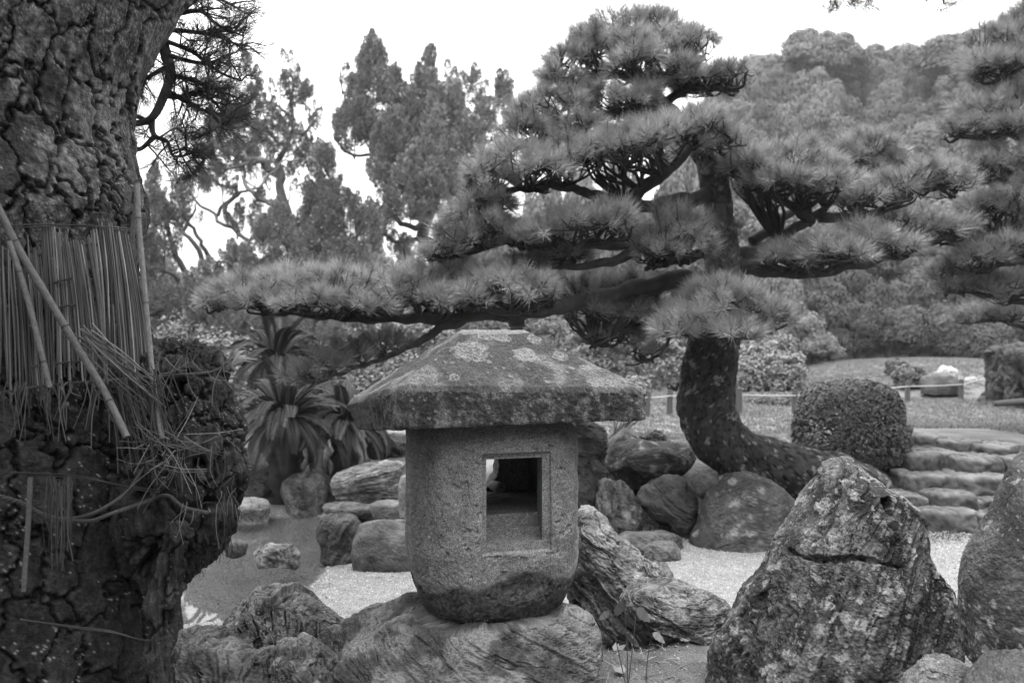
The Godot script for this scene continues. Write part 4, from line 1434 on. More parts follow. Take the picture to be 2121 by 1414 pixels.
	var a := Acc.new()
	var tp := px(1070, 655, 5.12)
	a.tube(PackedVector3Array([pb, pb.lerp(tp, 0.5), tp]), PackedFloat32Array([0.045, 0.042, 0.040]), 14, g(0.14), 0.2)
	piece("post", a.mesh(M.wood, pb), pr)
	a = Acc.new()
	for k in 7:
		var cen := px(1070, 642 + k * 5.5, 5.12)
		var ring := PackedVector3Array()
		for i in 19:
			ring.append(cen + Vector3(cos(TAU * i / 18) * 0.046, 0.002 * i / 9.0, sin(TAU * i / 18) * 0.046))
		a.tube(ring, taper(0.007, 0.007, 19), 5, g(0.07), 0.4)
	piece("rope_binding", a.mesh(M.straw, pb), pr)

func build_right_pine() -> void:
	var D := 6.6
	var base := px(2320, 960, D)
	base.y = 0.3
	var t := thing("pruned_pine", base, "cloud-pruned pine entering from the right edge above the steps", "pine tree")
	var a := Acc.new()
	var tr := curve([base + Vector3(0, -0.2, 0), px(2310, 700, D), px(2270, 450, D), px(2285, 250, D), px(2250, 50, D), px(2230, -10, D)], 8)
	a.tube(tr, taper(0.2, 0.06, tr.size()), 16, g(0.05), 0.5)
	piece("trunk", a.mesh(M.bark, base), t)
	var B := func(pts: Array, r0: float, pads: Array) -> void:
		limb("limb", t, base, pts, r0, 0.012, pads, D, tuft, 0.9, 1.1)
	B.call([[2250, 60, 0.0], [2180, 90, 0.2], [2100, 100, 0.3], [2030, 110, 0.3]], 0.06, [[2060, 85, 62, 42, 0.3, 0.9], [2125, 50, 60, 42, 0.3, 0.85], [2035, 135, 45, 30, 0.4, 0.95], [2110, 120, 60, 40, 0.45]])
	B.call([[2250, 40, 0.0], [2240, 10, 0.0], [2220, -20, 0.1]], 0.04, [[2230, -20, 70, 40, 0.1], [2180, 0, 60, 40, 0.2], [2290, 0, 60, 40, 0.1], [2300, 90, 70, 40, 0.0], [2330, 200, 70, 40, 0.0], [2350, 330, 80, 40, 0.0]])
	B.call([[2280, 200, 0.0], [2180, 180, 0.3], [2100, 175, 0.4], [2040, 172, 0.4]], 0.06, [[2070, 140, 62, 32, 0.45], [2110, 190, 50, 30, 0.5]])
	B.call([[2270, 300, 0.0], [2180, 290, 0.2], [2100, 280, 0.3], [2030, 285, 0.35], [1990, 280, 0.35]], 0.06, [[2030, 232, 68, 40, 0.35], [2100, 222, 62, 40, 0.35], [1990, 262, 38, 28, 0.4, 0.95], [2080, 262, 50, 24, 0.5]])
	B.call([[2270, 420, 0.0], [2180, 400, 0.2], [2110, 370, 0.4], [2040, 380, 0.4]], 0.06, [[2085, 322, 70, 42, 0.4], [2030, 342, 55, 32, 0.4, 0.85], [2120, 360, 50, 32, 0.5]])
	B.call([[2270, 480, 0.0], [2180, 440, 0.2], [2090, 480, 0.3], [2010, 500, 0.3], [1950, 510, 0.3]], 0.055, [[2050, 432, 62, 36, 0.3, 0.85], [2110, 400, 60, 40, 0.5], [1990, 470, 42, 24, 0.2, 0.75]])
	B.call([[2290, 600, 0.0], [2200, 560, 0.2], [2120, 540, 0.4], [2050, 555, 0.4], [2000, 575, 0.4]], 0.055, [[2080, 505, 72, 36, 0.4], [2020, 530, 52, 28, 0.4, 0.85], [2125, 470, 45, 34, 0.4]])
	B.call([[2290, 660, 0.0], [2200, 640, 0.1], [2120, 625, 0.2], [2040, 610, 0.2], [1980, 605, 0.2]], 0.05, [[2060, 582, 72, 30, 0.2, 0.8], [1995, 592, 48, 22, 0.2, 0.7], [2110, 605, 50, 26, 0.3, 0.85], [1960, 560, 40, 24, 0.0, 0.7]])
	B.call([[2300, 720, 0.0], [2220, 700, -0.2], [2130, 680, -0.5], [2060, 660, -0.6]], 0.05, [[2090, 640, 68, 26, -0.5, 0.8], [2030, 655, 50, 22, -0.6, 0.75]])


# ---------------------------------------------------------------- junipers
var flames := []

func make_flames() -> void:
	for k in 3:
		var a := Acc.new()
		for i in 260:
			var t := pow(rng.randf(), 0.9)
			var r := 0.36 * pow(1.0 - t, 0.7) * minf(1.0, 0.35 + t * 4.0) * (0.55 + 0.45 * rng.randf())
			var an := rf(0, TAU)
			r *= 1.0 + 0.35 * sin(an * 3.0 + t * 9.0 + k)
			var p := Vector3(cos(an) * r, t * 0.9, sin(an) * r)
			var d := (Vector3(cos(an) * 0.55, 1.0, sin(an) * 0.55) + rdir() * 0.55).normalized() * rf(0.10, 0.19)
			a.leaf(p, d, d.cross(rdir()).normalized() * rf(0.016, 0.030), Vector3(0, 0.01, 0), g(rf(0.45, 1.0)))
		flames.append(a.mesh(M.leaf))

# spots: [x, y of the tip, width, height, nearer by, how dense]
func juniper(called: String, d0: float, trunk: Array, limbs: Array, spots: Array, label: String, tone: float, bark_tone: float, sub := 34.0) -> void:
	var base := px(trunk[0][0], trunk[0][1], d0)
	base.y = land(base.x, base.z) - 0.05
	var t := thing(called, base, label, "juniper tree", "junipers across the pond")
	var a := Acc.new()
	var q := [base]
	for k in trunk:
		q.append(px(k[0], k[1], d0 - k[2]))
	var c := curve(q, 8)
	var r0: float = trunk[0][3] * d0 / F
	var r1: float = trunk[trunk.size() - 1][3] * d0 / F
	for i in c.size():
		c[i] += Vector3(n3("fbm", c[i], 1.5), 0, n3("fbm", c[i] + Vector3(5, 5, 5), 1.5)) * 0.10
	a.tube(c, taper(r0, r1, c.size()), 10, g(bark_tone), 0.5)
	piece("trunk", a.mesh(M.bark, base), t)
	a = Acc.new()
	var ends := []
	for l in limbs:
		q = []
		for k in range(1, l.size()):
			q.append(px(l[k][0], l[k][1], d0 - l[k][2]))
		c = curve(q, 7)
		for i in c.size():
			c[i] += Vector3(n3("fbm", c[i], 2.2), n3("fbm", c[i] + Vector3(8, 8, 8), 2.2), n3("fbm", c[i] + Vector3(5, 5, 5), 2.2)) * 0.10
			ends.append(c[i])
		a.tube(c, taper(l[0] * d0 / F, maxf(l[0] * 0.28, 1.1) * d0 / F, c.size()), 7, g(bark_tone), 0.4)
	var xf := [[], [], []]
	var cs := [PackedColorArray(), PackedColorArray(), PackedColorArray()]
	for s in spots:
		var d: float = d0 - s[4]
		var k := d / F
		var n := int(s[5] * (4.0 + s[2] * s[3] / (sub * sub) * 4.2))
		var foot := px(s[0], s[1] + s[3], d)
		# a twig up through each plume
		var tipp := px(s[0], s[1] + s[3] * 0.3, d)
		var near: Vector3 = foot
		var bd := 2.2
		for e in ends:
			if foot.distance_to(e) < bd:
				bd = foot.distance_to(e)
				near = e
		a.tube(curve([near, near.lerp(foot, 0.6) + Vector3(0, -0.05, 0), foot, tipp], 4), taper(2.2 * k, 0.8 * k, 13), 5, g(bark_tone * 0.8))
		for i in n:
			var tt := pow(rng.randf(), 1.05)
			var rad: float = s[2] * 0.5 * k * pow(1.0 - tt, 0.62) * minf(1.0, 0.45 + tt * 3.0) * sqrt(rng.randf())
			var an := rf(0, TAU)
			var p := foot + Vector3(cos(an) * rad, tt * (s[3] - sub * 0.6) * k, sin(an) * rad)
			var dir := Vector3(cos(an) * 0.55 * (1.0 - tt * 0.7), 1.0, sin(an) * 0.55 * (1.0 - tt * 0.7)) + rdir() * 0.25
			var w := rng.randi() % 3
			xf[w].append(Transform3D(along(dir, rf(0, TAU), sub * k * rf(0.85, 1.45)), p - base))
			cs[w].append(g(rf(0.78, 1.15) * tone * 2.1))
	piece("limbs", a.mesh(M.bark, base), t)
	for w in 3:
		if xf[w].size():
			scatter("foliage", flames[w], xf[w], cs[w], t)

func build_junipers() -> void:
	juniper("juniper", 14.0, [[900, 640, 0.0, 22], [905, 560, 0.0, 18], [880, 480, 0.0, 15], [905, 380, 0.0, 11], [880, 280, 0.0, 7], [800, 170, 0.0, 4]],
		[[7.0, [880, 470, 0.0], [830, 460, 0.5], [760, 430, 0.7], [700, 410, 0.6]], [7.0, [880, 440, 0.0], [940, 430, 0.6], [1000, 400, 0.6]], [6.0, [900, 500, 0.0], [850, 500, 0.4], [800, 490, 0.5], [760, 470, 0.4]], [5.0, [890, 320, 0.0], [830, 320, 0.5], [770, 320, 0.4], [710, 310, 0.2], [690, 280, 0.2], [705, 240, 0.1]], [5.0, [770, 320, 0.4], [760, 270, 0.3], [770, 230, 0.2]], [4.0, [700, 300, 0.2], [690, 260, 0.2], [712, 200, 0.1], [706, 150, 0.1]], [5.0, [905, 380, 0.0], [960, 340, 0.3], [1000, 290, 0.3]], [4.0, [1000, 400, 0.5], [1030, 350, 0.3], [1045, 290, 0.2]]],
		[[772, 82, 120, 210, 0.0, 1.0], [735, 170, 75, 150, 0.2, 0.9], [815, 150, 80, 190, 0.2, 1.0], [882, 110, 88, 200, 0.0, 1.0], [932, 138, 52, 130, -0.3, 0.9], [850, 190, 90, 170, 0.3, 1.0], [820, 240, 110, 170, 0.5, 1.0], [910, 180, 80, 160, 0.4, 1.0], [938, 170, 62, 190, 0.2, 0.9], [905, 240, 120, 190, 0.7, 1.1], [965, 240, 90, 180, 0.4, 1.0], [985, 145, 46, 100, -0.4, 0.9], [1043, 165, 44, 110, -0.5, 0.8], [1005, 210, 70, 170, 0.0, 0.7], [850, 320, 110, 140, 0.8, 1.0], [790, 250, 70, 130, 0.5, 0.7], [930, 330, 110, 120, 0.8, 0.9], [800, 390, 80, 100, 0.7, 0.6], [880, 400, 90, 70, 0.8, 0.5], [770, 430, 70, 90, 0.5, 0.5], [990, 330, 70, 120, 0.4, 0.8], [748, 140, 40, 110, -0.2, 0.6], [708, 150, 26, 40, 0.0, 0.25], [690, 225, 20, 40, 0.0, 0.2], [840, 490, 60, 60, 0.4, 0.5], [950, 470, 60, 70, 0.4, 0.4]],
		"tall dense juniper with pointed plumes standing across the pond behind the lantern roof", 0.125, 0.10)
	juniper("juniper", 12.6, [[715, 700, 0.0, 10], [708, 560, 0.0, 7], [690, 450, 0.0, 5], [672, 340, 0.0, 3]],
		[[4.0, [700, 520, 0.0], [740, 480, 0.2], [770, 440, 0.2]], [4.0, [705, 560, 0.0], [660, 530, 0.2], [620, 520, 0.2]]],
		[[672, 298, 70, 170, 0.0, 1.3], [680, 390, 95, 150, 0.1, 1.1], [640, 380, 50, 120, 0.0, 0.6], [725, 400, 60, 110, 0.1, 0.8], [760, 420, 60, 110, 0.0, 0.6], [690, 480, 110, 120, 0.2, 0.9], [640, 490, 70, 110, 0.1, 0.8], [745, 500, 80, 100, 0.2, 0.7], [700, 560, 130, 110, 0.2, 0.8]],
		"narrow pointed juniper standing before the tall dense juniper", 0.105, 0.07, 30.0)
	juniper("juniper", 13.0, [[640, 640, 0.0, 15], [632, 520, 0.0, 13], [600, 440, 0.0, 12], [580, 375, 0.0, 11], [575, 340, 0.0, 9], [600, 300, 0.0, 6], [602, 220, 0.0, 4], [598, 140, 0.0, 2]],
		[[9.0, [578, 360, 0.0], [545, 335, 0.3], [500, 325, 0.4], [450, 300, 0.4], [420, 270, 0.3]], [7.0, [600, 440, 0.0], [560, 425, 0.4], [520, 390, 0.5], [505, 345, 0.4], [490, 300, 0.4]], [5.0, [602, 270, 0.0], [640, 270, 0.2], [665, 220, 0.2]], [5.0, [520, 330, 0.3], [530, 250, 0.2], [520, 140, 0.1]], [6.0, [632, 480, 0.0], [560, 490, 0.3], [500, 490, 0.3], [440, 440, 0.2], [395, 400, 0.2], [370, 350, 0.2]], [6.0, [490, 480, 0.3], [470, 430, 0.3], [490, 400, 0.3], [460, 380, 0.3], [400, 370, 0.2]], [4.0, [545, 335, 0.3], [480, 345, 0.5], [430, 350, 0.5]], [4.0, [602, 300, 0.0], [560, 280, 0.1], [540, 220, 0.1]], [4.0, [600, 240, 0.0], [570, 215, 0.1], [555, 190, 0.1]], [3.0, [598, 200, 0.0], [625, 190, 0.1], [650, 175, 0.1]], [4.0, [450, 440, 0.2], [500, 400, 0.4], [540, 380, 0.5], [590, 330, 0.4], [650, 330, 0.3]]],
		[[598, 110, 34, 60, 0.0, 0.45], [580, 155, 40, 55, 0.0, 0.45], [612, 165, 40, 55, 0.0, 0.5], [565, 205, 34, 60, 0.1, 0.4], [640, 175, 44, 60, 0.1, 0.5], [655, 205, 40, 60, 0.1, 0.4], [598, 215, 44, 80, 0.0, 0.5], [620, 255, 50, 80, 0.1, 0.5], [575, 250, 50, 80, 0.1, 0.5], [640, 280, 50, 70, 0.1, 0.4], [520, 108, 36, 90, 0.1, 0.55], [535, 170, 44, 100, 0.1, 0.5], [505, 200, 50, 90, 0.2, 0.6], [475, 220, 60, 100, 0.3, 0.75], [440, 235, 60, 100, 0.3, 0.7], [540, 250, 60, 90, 0.2, 0.6], [500, 280, 70, 80, 0.4, 0.65], [430, 300, 60, 90, 0.3, 0.6], [460, 340, 60, 70, 0.4, 0.5], [530, 310, 50, 70, 0.3, 0.4], [410, 340, 44, 60, 0.2, 0.5], [560, 330, 40, 60, 0.4, 0.3], [600, 340, 50, 60, 0.2, 0.3], [540, 400, 70, 80, 0.4, 0.5], [575, 420, 60, 90, 0.3, 0.4], [490, 420, 60, 70, 0.3, 0.35], [640, 420, 60, 90, 0.1, 0.5], [610, 470, 60, 80, 0.2, 0.7]],
		"gaunt old juniper with pale twisted limbs and sparse tufts against the sky", 0.095, 0.16, 26.0)
	juniper("juniper", 11.5, [[400, 720, 0.0, 10], [385, 600, 0.0, 8], [360, 510, 0.0, 6], [330, 420, 0.0, 4], [318, 360, 0.0, 2]],
		[[5.0, [385, 600, 0.0], [340, 560, 0.2], [300, 550, 0.2]], [5.0, [400, 680, 0.0], [350, 650, 0.2], [300, 660, 0.2]], [5.0, [430, 540, 0.2], [405, 480, 0.2], [385, 440, 0.2], [378, 420, 0.2]], [6.0, [425, 560, 0.3], [400, 500, 0.3], [385, 470, 0.3], [410, 430, 0.3]], [4.0, [395, 640, 0.0], [430, 600, 0.2], [470, 590, 0.2]]],
		[[320, 345, 60, 130, 0.0, 0.9], [378, 375, 56, 100, 0.1, 0.8], [290, 400, 50, 130, 0.0, 0.7], [340, 420, 80, 120, 0.1, 0.7], [300, 480, 80, 120, 0.1, 0.7], [330, 560, 120, 90, 0.2, 0.7], [300, 610, 100, 90, 0.2, 0.7], [390, 600, 90, 90, 0.2, 0.6], [350, 660, 120, 80, 0.3, 0.9], [270, 370, 30, 80, -0.2, 0.5], [440, 650, 110, 80, 0.3, 0.9]],
		"slender juniper with two pointed tops just right of the old pine's trunk", 0.10, 0.06, 28.0)
	juniper("juniper", 10.6, [[560, 760, 0.0, 12], [560, 660, 0.0, 10], [540, 560, 0.0, 7]],
		[[5.0, [555, 600, 0.0], [500, 560, 0.2], [450, 540, 0.2]], [5.0, [550, 600, 0.0], [600, 560, 0.2], [640, 540, 0.2]]],
		[[490, 505, 110, 90, 0.0, 0.95], [545, 450, 110, 120, 0.1, 0.95], [600, 480, 100, 110, 0.0, 0.9], [430, 545, 90, 90, 0.1, 0.9], [520, 530, 150, 110, 0.3, 0.9], [620, 550, 110, 100, 0.1, 0.8], [450, 580, 130, 100, 0.2, 0.9], [400, 560, 70, 90, 0.2, 0.7], [660, 560, 90, 90, 0.0, 0.6], [540, 610, 170, 100, 0.3, 0.9], [660, 620, 130, 90, 0.2, 0.9], [480, 650, 150, 90, 0.4, 1.0], [600, 660, 140, 90, 0.2, 0.9], [580, 420, 60, 70, 0.0, 0.6]],
		"low spreading juniper behind the leaning pine's long left limb", 0.12, 0.06, 26.0)


# ---------------------------------------------------------------- rocks
func build_rocks() -> void:
	rock("base_stone", [[1259, 850, 1165], [1268, 795, 1192], [1284, 745, 1215], [1308, 712, 1234], [1338, 697, 1243], [1375, 690, 1236], [1420, 688, 1212], [1520, 690, 1200]], 2.56, {"nu": 380, "nv": 200, "thick": 0.74, "e": 2.2, "lump": 0.045, "lf": 3.6, "strata": 0.010, "sdir": Vector3(0.45, 0.85, 0.2), "sf": 34.0, "rough": 0.005, "tone": 0.22, "streak": 0.16, "mottle": 0.4, "dark": 0.68, "seed": 13.0, "facets": 4, "planes": [[Vector3(-0.02, 1.0, 0.06), 1000, 1300, 2.44], [Vector3(0.45, 0.75, 0.4), 1190, 1300, 2.40], [Vector3(-0.25, 0.62, 0.75), 800, 1330, 2.38]]}, "broad flat boulder that carries the stone lantern")
	rock("layered_rock", [[1231, 525, 565], [1238, 505, 610], [1256, 482, 652], [1285, 455, 690], [1325, 432, 714], [1375, 405, 728], [1440, 390, 740], [1520, 380, 745]], 2.80, {"nu": 380, "nv": 270, "thick": 0.8, "e": 2.3, "lump": 0.022, "lf": 4.5, "strata": 0.042, "sdir": Vector3(0.82, 0.52, 0.22), "sf": 26.0, "tone": 0.17, "streak": 0.55, "dark": 0.55, "lichen": 0.35, "lichf": 15.0, "seed": 21.0, "facets": 4}, "dark ridged schist rock between the old pine and the lantern's base")
	rock("layered_rock", [[1322, 375, 415], [1334, 352, 462], [1360, 338, 540], [1400, 330, 600], [1460, 326, 650], [1540, 320, 660]], 2.42, {"nu": 260, "nv": 150, "thick": 0.7, "lump": 0.02, "lf": 5.0, "strata": 0.032, "sdir": Vector3(0.80, 0.55, 0.25), "sf": 28.0, "tone": 0.17, "streak": 0.5, "dark": 0.5, "seed": 32.0, "facets": 4}, "low stepped schist rock at the old pine's foot, bottom edge of the photo")
	rock("layered_rock", [[1338, 585, 640], [1350, 560, 672], [1380, 530, 700], [1430, 505, 712], [1520, 490, 716]], 2.44, {"nu": 240, "nv": 140, "thick": 0.7, "lump": 0.02, "lf": 5.0, "strata": 0.030, "sdir": Vector3(0.84, 0.48, 0.25), "sf": 28.0, "tone": 0.16, "streak": 0.55, "dark": 0.5, "lichen": 0.4, "lichf": 14.0, "seed": 43.0, "facets": 4}, "lichen-spotted schist rock touching the left side of the lantern's base stone")
	rock("pointed_rock", [[955, 1762, 1796], [963, 1728, 1822], [985, 1702, 1850], [1012, 1682, 1878], [1050, 1657, 1897], [1100, 1628, 1905], [1140, 1603, 1915], [1170, 1586, 1934], [1200, 1566, 1957], [1240, 1537, 1976], [1290, 1511, 1988], [1340, 1491, 1988], [1385, 1477, 1980], [1450, 1468, 1970], [1540, 1462, 1960]], 2.46, {"nu": 460, "nv": 420, "thick": 0.72, "e": 2.2, "el": 0.10, "lump": 0.020, "lf": 4.2, "strata": 0.015, "sdir": Vector3(0.90, -0.38, 0.25), "sf": 24.0, "rough": 0.006, "tone": 0.105, "streak": 0.6, "dark": 0.72, "seams": 0.6, "lichen": 0.62, "lichf": 17.0, "lichtone": 0.34, "seed": 54.0, "facets": 5,
		"cracks": [[1590, 1160, 1690, 1172, 4, 0.022], [1690, 1172, 1790, 1160, 4, 0.024], [1790, 1160, 1870, 1178, 3, 0.014], [1850, 1000, 1862, 1090, 6, 0.035], [1862, 1090, 1880, 1180, 4, 0.018], [1640, 1180, 1560, 1400, 5, 0.016], [1760, 960, 1745, 1010, 5, 0.02]]}, "tall pointed rock spotted with pale lichen, right of the lantern")
	rock("smooth_boulder", [[905, 2150, 2290], [918, 2134, 2330], [945, 2122, 2360], [1000, 2094, 2390], [1060, 2064, 2410], [1110, 2038, 2420], [1138, 2025, 2425], [1180, 2014, 2430], [1260, 2012, 2430], [1340, 2014, 2430], [1375, 2022, 2420], [1395, 2045, 2400], [1430, 2060, 2390]], 2.02, {"nu": 380, "nv": 330, "thick": 0.62, "bulk": false, "e": 2.6, "lump": 0.012, "lf": 3.0, "strata": 0.0, "sdir": Vector3(0.12, 0.98, 0.1), "sf": 60.0, "rough": 0.004, "tone": 0.115, "streak": 0.03, "mottle": 0.4, "seams": 0.0, "dark": 0.6, "lichen": 0.25, "lichf": 24.0, "seed": 65.0, "planes": [[Vector3(-0.60, 0.74, 0.30), 2056, 1105, 1.94], [Vector3(-0.12, 0.10, 1.0), 2090, 1250, 1.895]]}, "huge smooth boulder filling the right edge beside the pointed rock")
	rock("round_stone", [[1330, 2125, 2190], [1346, 2086, 2240], [1372, 2054, 2270], [1420, 2022, 2290], [1500, 1990, 2300]], 1.92, {"nu": 180, "nv": 110, "thick": 0.8, "lump": 0.012, "rough": 0.003, "tone": 0.15, "streak": 0.15, "seed": 76.0}, "smooth dark round stone cut off by the bottom right corner")
	rock("flat_stone", [[1362, 1945, 1975], [1370, 1915, 2000], [1390, 1892, 2030], [1420, 1872, 2050], [1500, 1860, 2060]], 2.18, {"nu": 180, "nv": 100, "thick": 0.8, "lump": 0.02, "rough": 0.006, "tone": 0.22, "streak": 0.25, "lichen": 0.5, "lichf": 30.0, "seed": 87.0, "facets": 3}, "low pale mottled stone between the pointed rock and the smooth boulder")
	rock("pale_rock", [[1054, 1192, 1212], [1064, 1180, 1236], [1090, 1172, 1262], [1120, 1168, 1284], [1150, 1166, 1316], [1180, 1166, 1352], [1210, 1168, 1386], [1240, 1176, 1412], [1275, 1186, 1424], [1340, 1190, 1430]], 3.35, {"nu": 320, "nv": 240, "thick": 0.75, "e": 2.0, "lump": 0.03, "lf": 4.0, "strata": 0.038, "sdir": Vector3(0.62, 0.72, 0.25), "sf": 20.0, "rough": 0.010, "tone": 0.30, "streak": 0.40, "dark": 0.52, "seed": 98.0, "facets": 5}, "pale rugged rock sloping down behind the lantern's right side")
	rock("pale_stub", [[1156, 1338, 1362], [1165, 1330, 1378], [1195, 1328, 1396], [1240, 1326, 1416], [1290, 1322, 1424]], 3.30, {"nu": 130, "nv": 90, "thick": 0.8, "lump": 0.03, "lf": 6.0, "strata": 0.016, "sdir": Vector3(0.85, 0.3, 0.25), "sf": 24.0, "tone": 0.24, "streak": 0.45, "dark": 0.4, "seed": 101.0, "facets": 3}, "small upright stub of rock at the right end of the pale rugged rock")
	rock("streaked_rock", [[1212, 1325, 1420], [1220, 1295, 1452], [1236, 1282, 1484], [1256, 1280, 1508], [1278, 1296, 1516], [1300, 1330, 1512], [1325, 1380, 1490], [1370, 1400, 1480]], 2.95, {"nu": 300, "nv": 150, "thick": 0.8, "e": 2.2, "lump": 0.025, "lf": 4.5, "strata": 0.014, "sdir": Vector3(0.26, 0.92, 0.3), "sf": 36.0, "rough": 0.007, "tone": 0.20, "streak": 0.62, "dark": 0.65, "lichen": 0.35, "lichf": 34.0, "seed": 112.0, "facets": 4}, "low dark rock streaked along its length, left of the pointed rock")
	# the far bank under the leaning pine
	var bank := "rocks along the far bank"
	rock("triangular_rock", [[982, 1482, 1560], [992, 1472, 1590], [1020, 1465, 1625], [1060, 1452, 1652], [1100, 1438, 1675], [1138, 1426, 1690], [1180, 1422, 1695]], 5.25, {"nu": 200, "nv": 130, "thick": 0.5, "e": 2.8, "lump": 0.04, "lf": 2.4, "strata": 0.008, "sdir": Vector3(-0.5, 0.8, 0.2), "sf": 14.0, "rough": 0.006, "tone": 0.15, "seams": 0.3, "streak": 0.14, "dark": 0.42, "lichen": 0.35, "lichf": 9.0, "seed": 123.0, "facets": 7}, "big flat-faced rock under the leaning pine's bend", bank)
	rock("bank_rock", [[996, 1260, 1285], [1004, 1248, 1310], [1030, 1240, 1330], [1065, 1236, 1340], [1100, 1244, 1336], [1130, 1250, 1330]], 5.35, {"nu": 150, "nv": 110, "thick": 0.8, "lump": 0.05, "lf": 3.5, "strata": 0.035, "sdir": Vector3(0.95, 0.2, 0.2), "sf": 13.0, "tone": 0.19, "streak": 0.65, "dark": 0.45, "lichen": 0.3, "lichf": 12.0, "seed": 134.0, "facets": 7}, "upright rock with vertical pale streaks on the far bank", bank)
	rock("bank_rock", [[992, 1335, 1400], [1000, 1320, 1422], [1020, 1318, 1440], [1050, 1332, 1450], [1080, 1362, 1450], [1100, 1400, 1446], [1120, 1410, 1440]], 5.45, {"nu": 150, "nv": 110, "thick": 0.8, "lump": 0.06, "lf": 2.8, "strata": 0.02, "sdir": Vector3(0.6, 0.75, 0.2), "sf": 11.0, "tone": 0.11, "streak": 0.4, "dark": 0.5, "seed": 145.0, "facets": 6}, "dark slanting rock left of the big flat-faced rock", bank)
	rock("bank_rock", [[976, 1455, 1488], [984, 1434, 1496], [1000, 1430, 1496], [1016, 1434, 1484], [1030, 1445, 1470]], 5.35, {"nu": 90, "nv": 60, "thick": 0.8, "lump": 0.03, "lf": 5.0, "rough": 0.005, "tone": 0.17, "streak": 0.3, "seed": 156.0, "facets": 6}, "small oval stone lodged at the big flat-faced rock's upper left corner", bank)
	rock("bank_rock", [[922, 1275, 1390], [930, 1258, 1430], [945, 1252, 1448], [965, 1256, 1440], [985, 1270, 1400], [1010, 1290, 1370]], 5.9, {"nu": 140, "nv": 80, "thick": 0.7, "lump": 0.05, "lf": 3.0, "strata": 0.014, "sdir": Vector3(0.1, 0.98, 0.2), "sf": 16.0, "tone": 0.09, "streak": 0.4, "dark": 0.5, "lichen": 0.25, "lichf": 11.0, "seed": 167.0, "facets": 7}, "long dark flat rock on top of the far bank, beside the lantern roof", bank)
	rock("bank_rock", [[872, 1195, 1245], [880, 1180, 1256], [900, 1172, 1262], [930, 1174, 1262], [960, 1180, 1250], [990, 1186, 1246]], 5.7, {"nu": 120, "nv": 90, "thick": 0.8, "lump": 0.05, "lf": 3.0, "strata": 0.03, "sdir": Vector3(0.3, 0.9, 0.2), "sf": 12.0, "tone": 0.10, "streak": 0.5, "dark": 0.6, "seed": 178.0, "facets": 7}, "dark jagged rock showing at the lantern's right shoulder", bank)
	rock("bank_rock", [[884, 1282, 1298], [894, 1268, 1312], [912, 1258, 1330], [930, 1250, 1345], [960, 1246, 1355]], 6.15, {"nu": 100, "nv": 60, "thick": 0.6, "lump": 0.03, "lf": 2.5, "rough": 0.005, "tone": 0.22, "streak": 0.15, "dark": 0.35, "seed": 189.0, "facets": 7}, "grey wedge-shaped stone behind the long dark flat rock", bank)
	rock("bank_rock", [[940, 1190, 1240], [955, 1172, 1256], [990, 1160, 1262], [1030, 1150, 1252], [1070, 1150, 1240], [1120, 1156, 1232]], 5.55, {"nu": 120, "nv": 90, "thick": 0.7, "lump": 0.06, "lf": 3.0, "strata": 0.02, "sdir": Vector3(0.5, 0.8, 0.2), "sf": 12.0, "tone": 0.11, "streak": 0.35, "dark": 0.5, "seed": 190.0, "facets": 7}, "broad dark rock face just right of the lantern's body", bank)
	rock("bank_rock", [[1106, 1290, 1390], [1112, 1272, 1410], [1122, 1262, 1422], [1136, 1262, 1424], [1160, 1270, 1420]], 5.1, {"nu": 130, "nv": 60, "thick": 0.5, "lump": 0.03, "lf": 4.0, "strata": 0.012, "sdir": Vector3(0.1, 0.98, 0.2), "sf": 22.0, "tone": 0.20, "streak": 0.4, "dark": 0.3, "seed": 201.0, "facets": 6}, "low flat ledge of rock at the gravel's far edge", bank)
	rock("bank_rock", [[1124, 1350, 1385], [1128, 1340, 1400], [1138, 1334, 1408], [1156, 1334, 1410]], 4.9, {"nu": 90, "nv": 40, "thick": 0.6, "lump": 0.02, "lf": 5.0, "tone": 0.22, "streak": 0.3, "seed": 212.0, "facets": 6}, "small flat stone lying in front of the low ledge", bank)
	rock("bank_rock", [[914, 1380, 1412], [920, 1340, 1420], [930, 1335, 1425], [945, 1340, 1425]], 6.3, {"nu": 90, "nv": 40, "thick": 0.6, "lump": 0.02, "tone": 0.27, "streak": 0.15, "seed": 213.0, "facets": 6}, "pale flat stone beside the leaning pine's foot on the bank top", bank)
	rock("bank_rock", [[1036, 1640, 1700], [1046, 1620, 1740], [1080, 1610, 1800], [1130, 1600, 1880], [1160, 1600, 1880]], 5.6, {"nu": 90, "nv": 50, "thick": 0.6, "lump": 0.03, "tone": 0.15, "streak": 0.3, "seed": 217.0, "facets": 6}, "dark rock behind the pointed rock, at the foot of the steps", bank)
	# in and round the pond
	var pond := "rocks round the pond"
	rock("pond_rock", [[1066, 680, 722], [1072, 664, 738], [1088, 656, 746], [1110, 656, 748], [1130, 660, 746], [1160, 664, 744]], 4.95, {"nu": 150, "nv": 100, "thick": 0.85, "lump": 0.03, "lf": 4.0, "strata": 0.010, "sdir": Vector3(0.85, -0.45, 0.2), "sf": 26.0, "tone": 0.10, "streak": 0.7, "dark": 0.3, "seed": 223.0}, "mossy dome-shaped rock standing in the pond", pond)
	rock("pond_rock", [[1082, 770, 812], [1088, 745, 842], [1104, 736, 862], [1124, 733, 870], [1142, 732, 872], [1175, 734, 872]], 4.75, {"nu": 150, "nv": 90, "thick": 0.6, "e": 2.8, "lump": 0.03, "lf": 3.0, "rough": 0.004, "tone": 0.14, "streak": 0.12, "dark": 0.3, "seed": 234.0, "facets": 3}, "smooth pale slab of rock half hidden by the lantern's left side", pond)
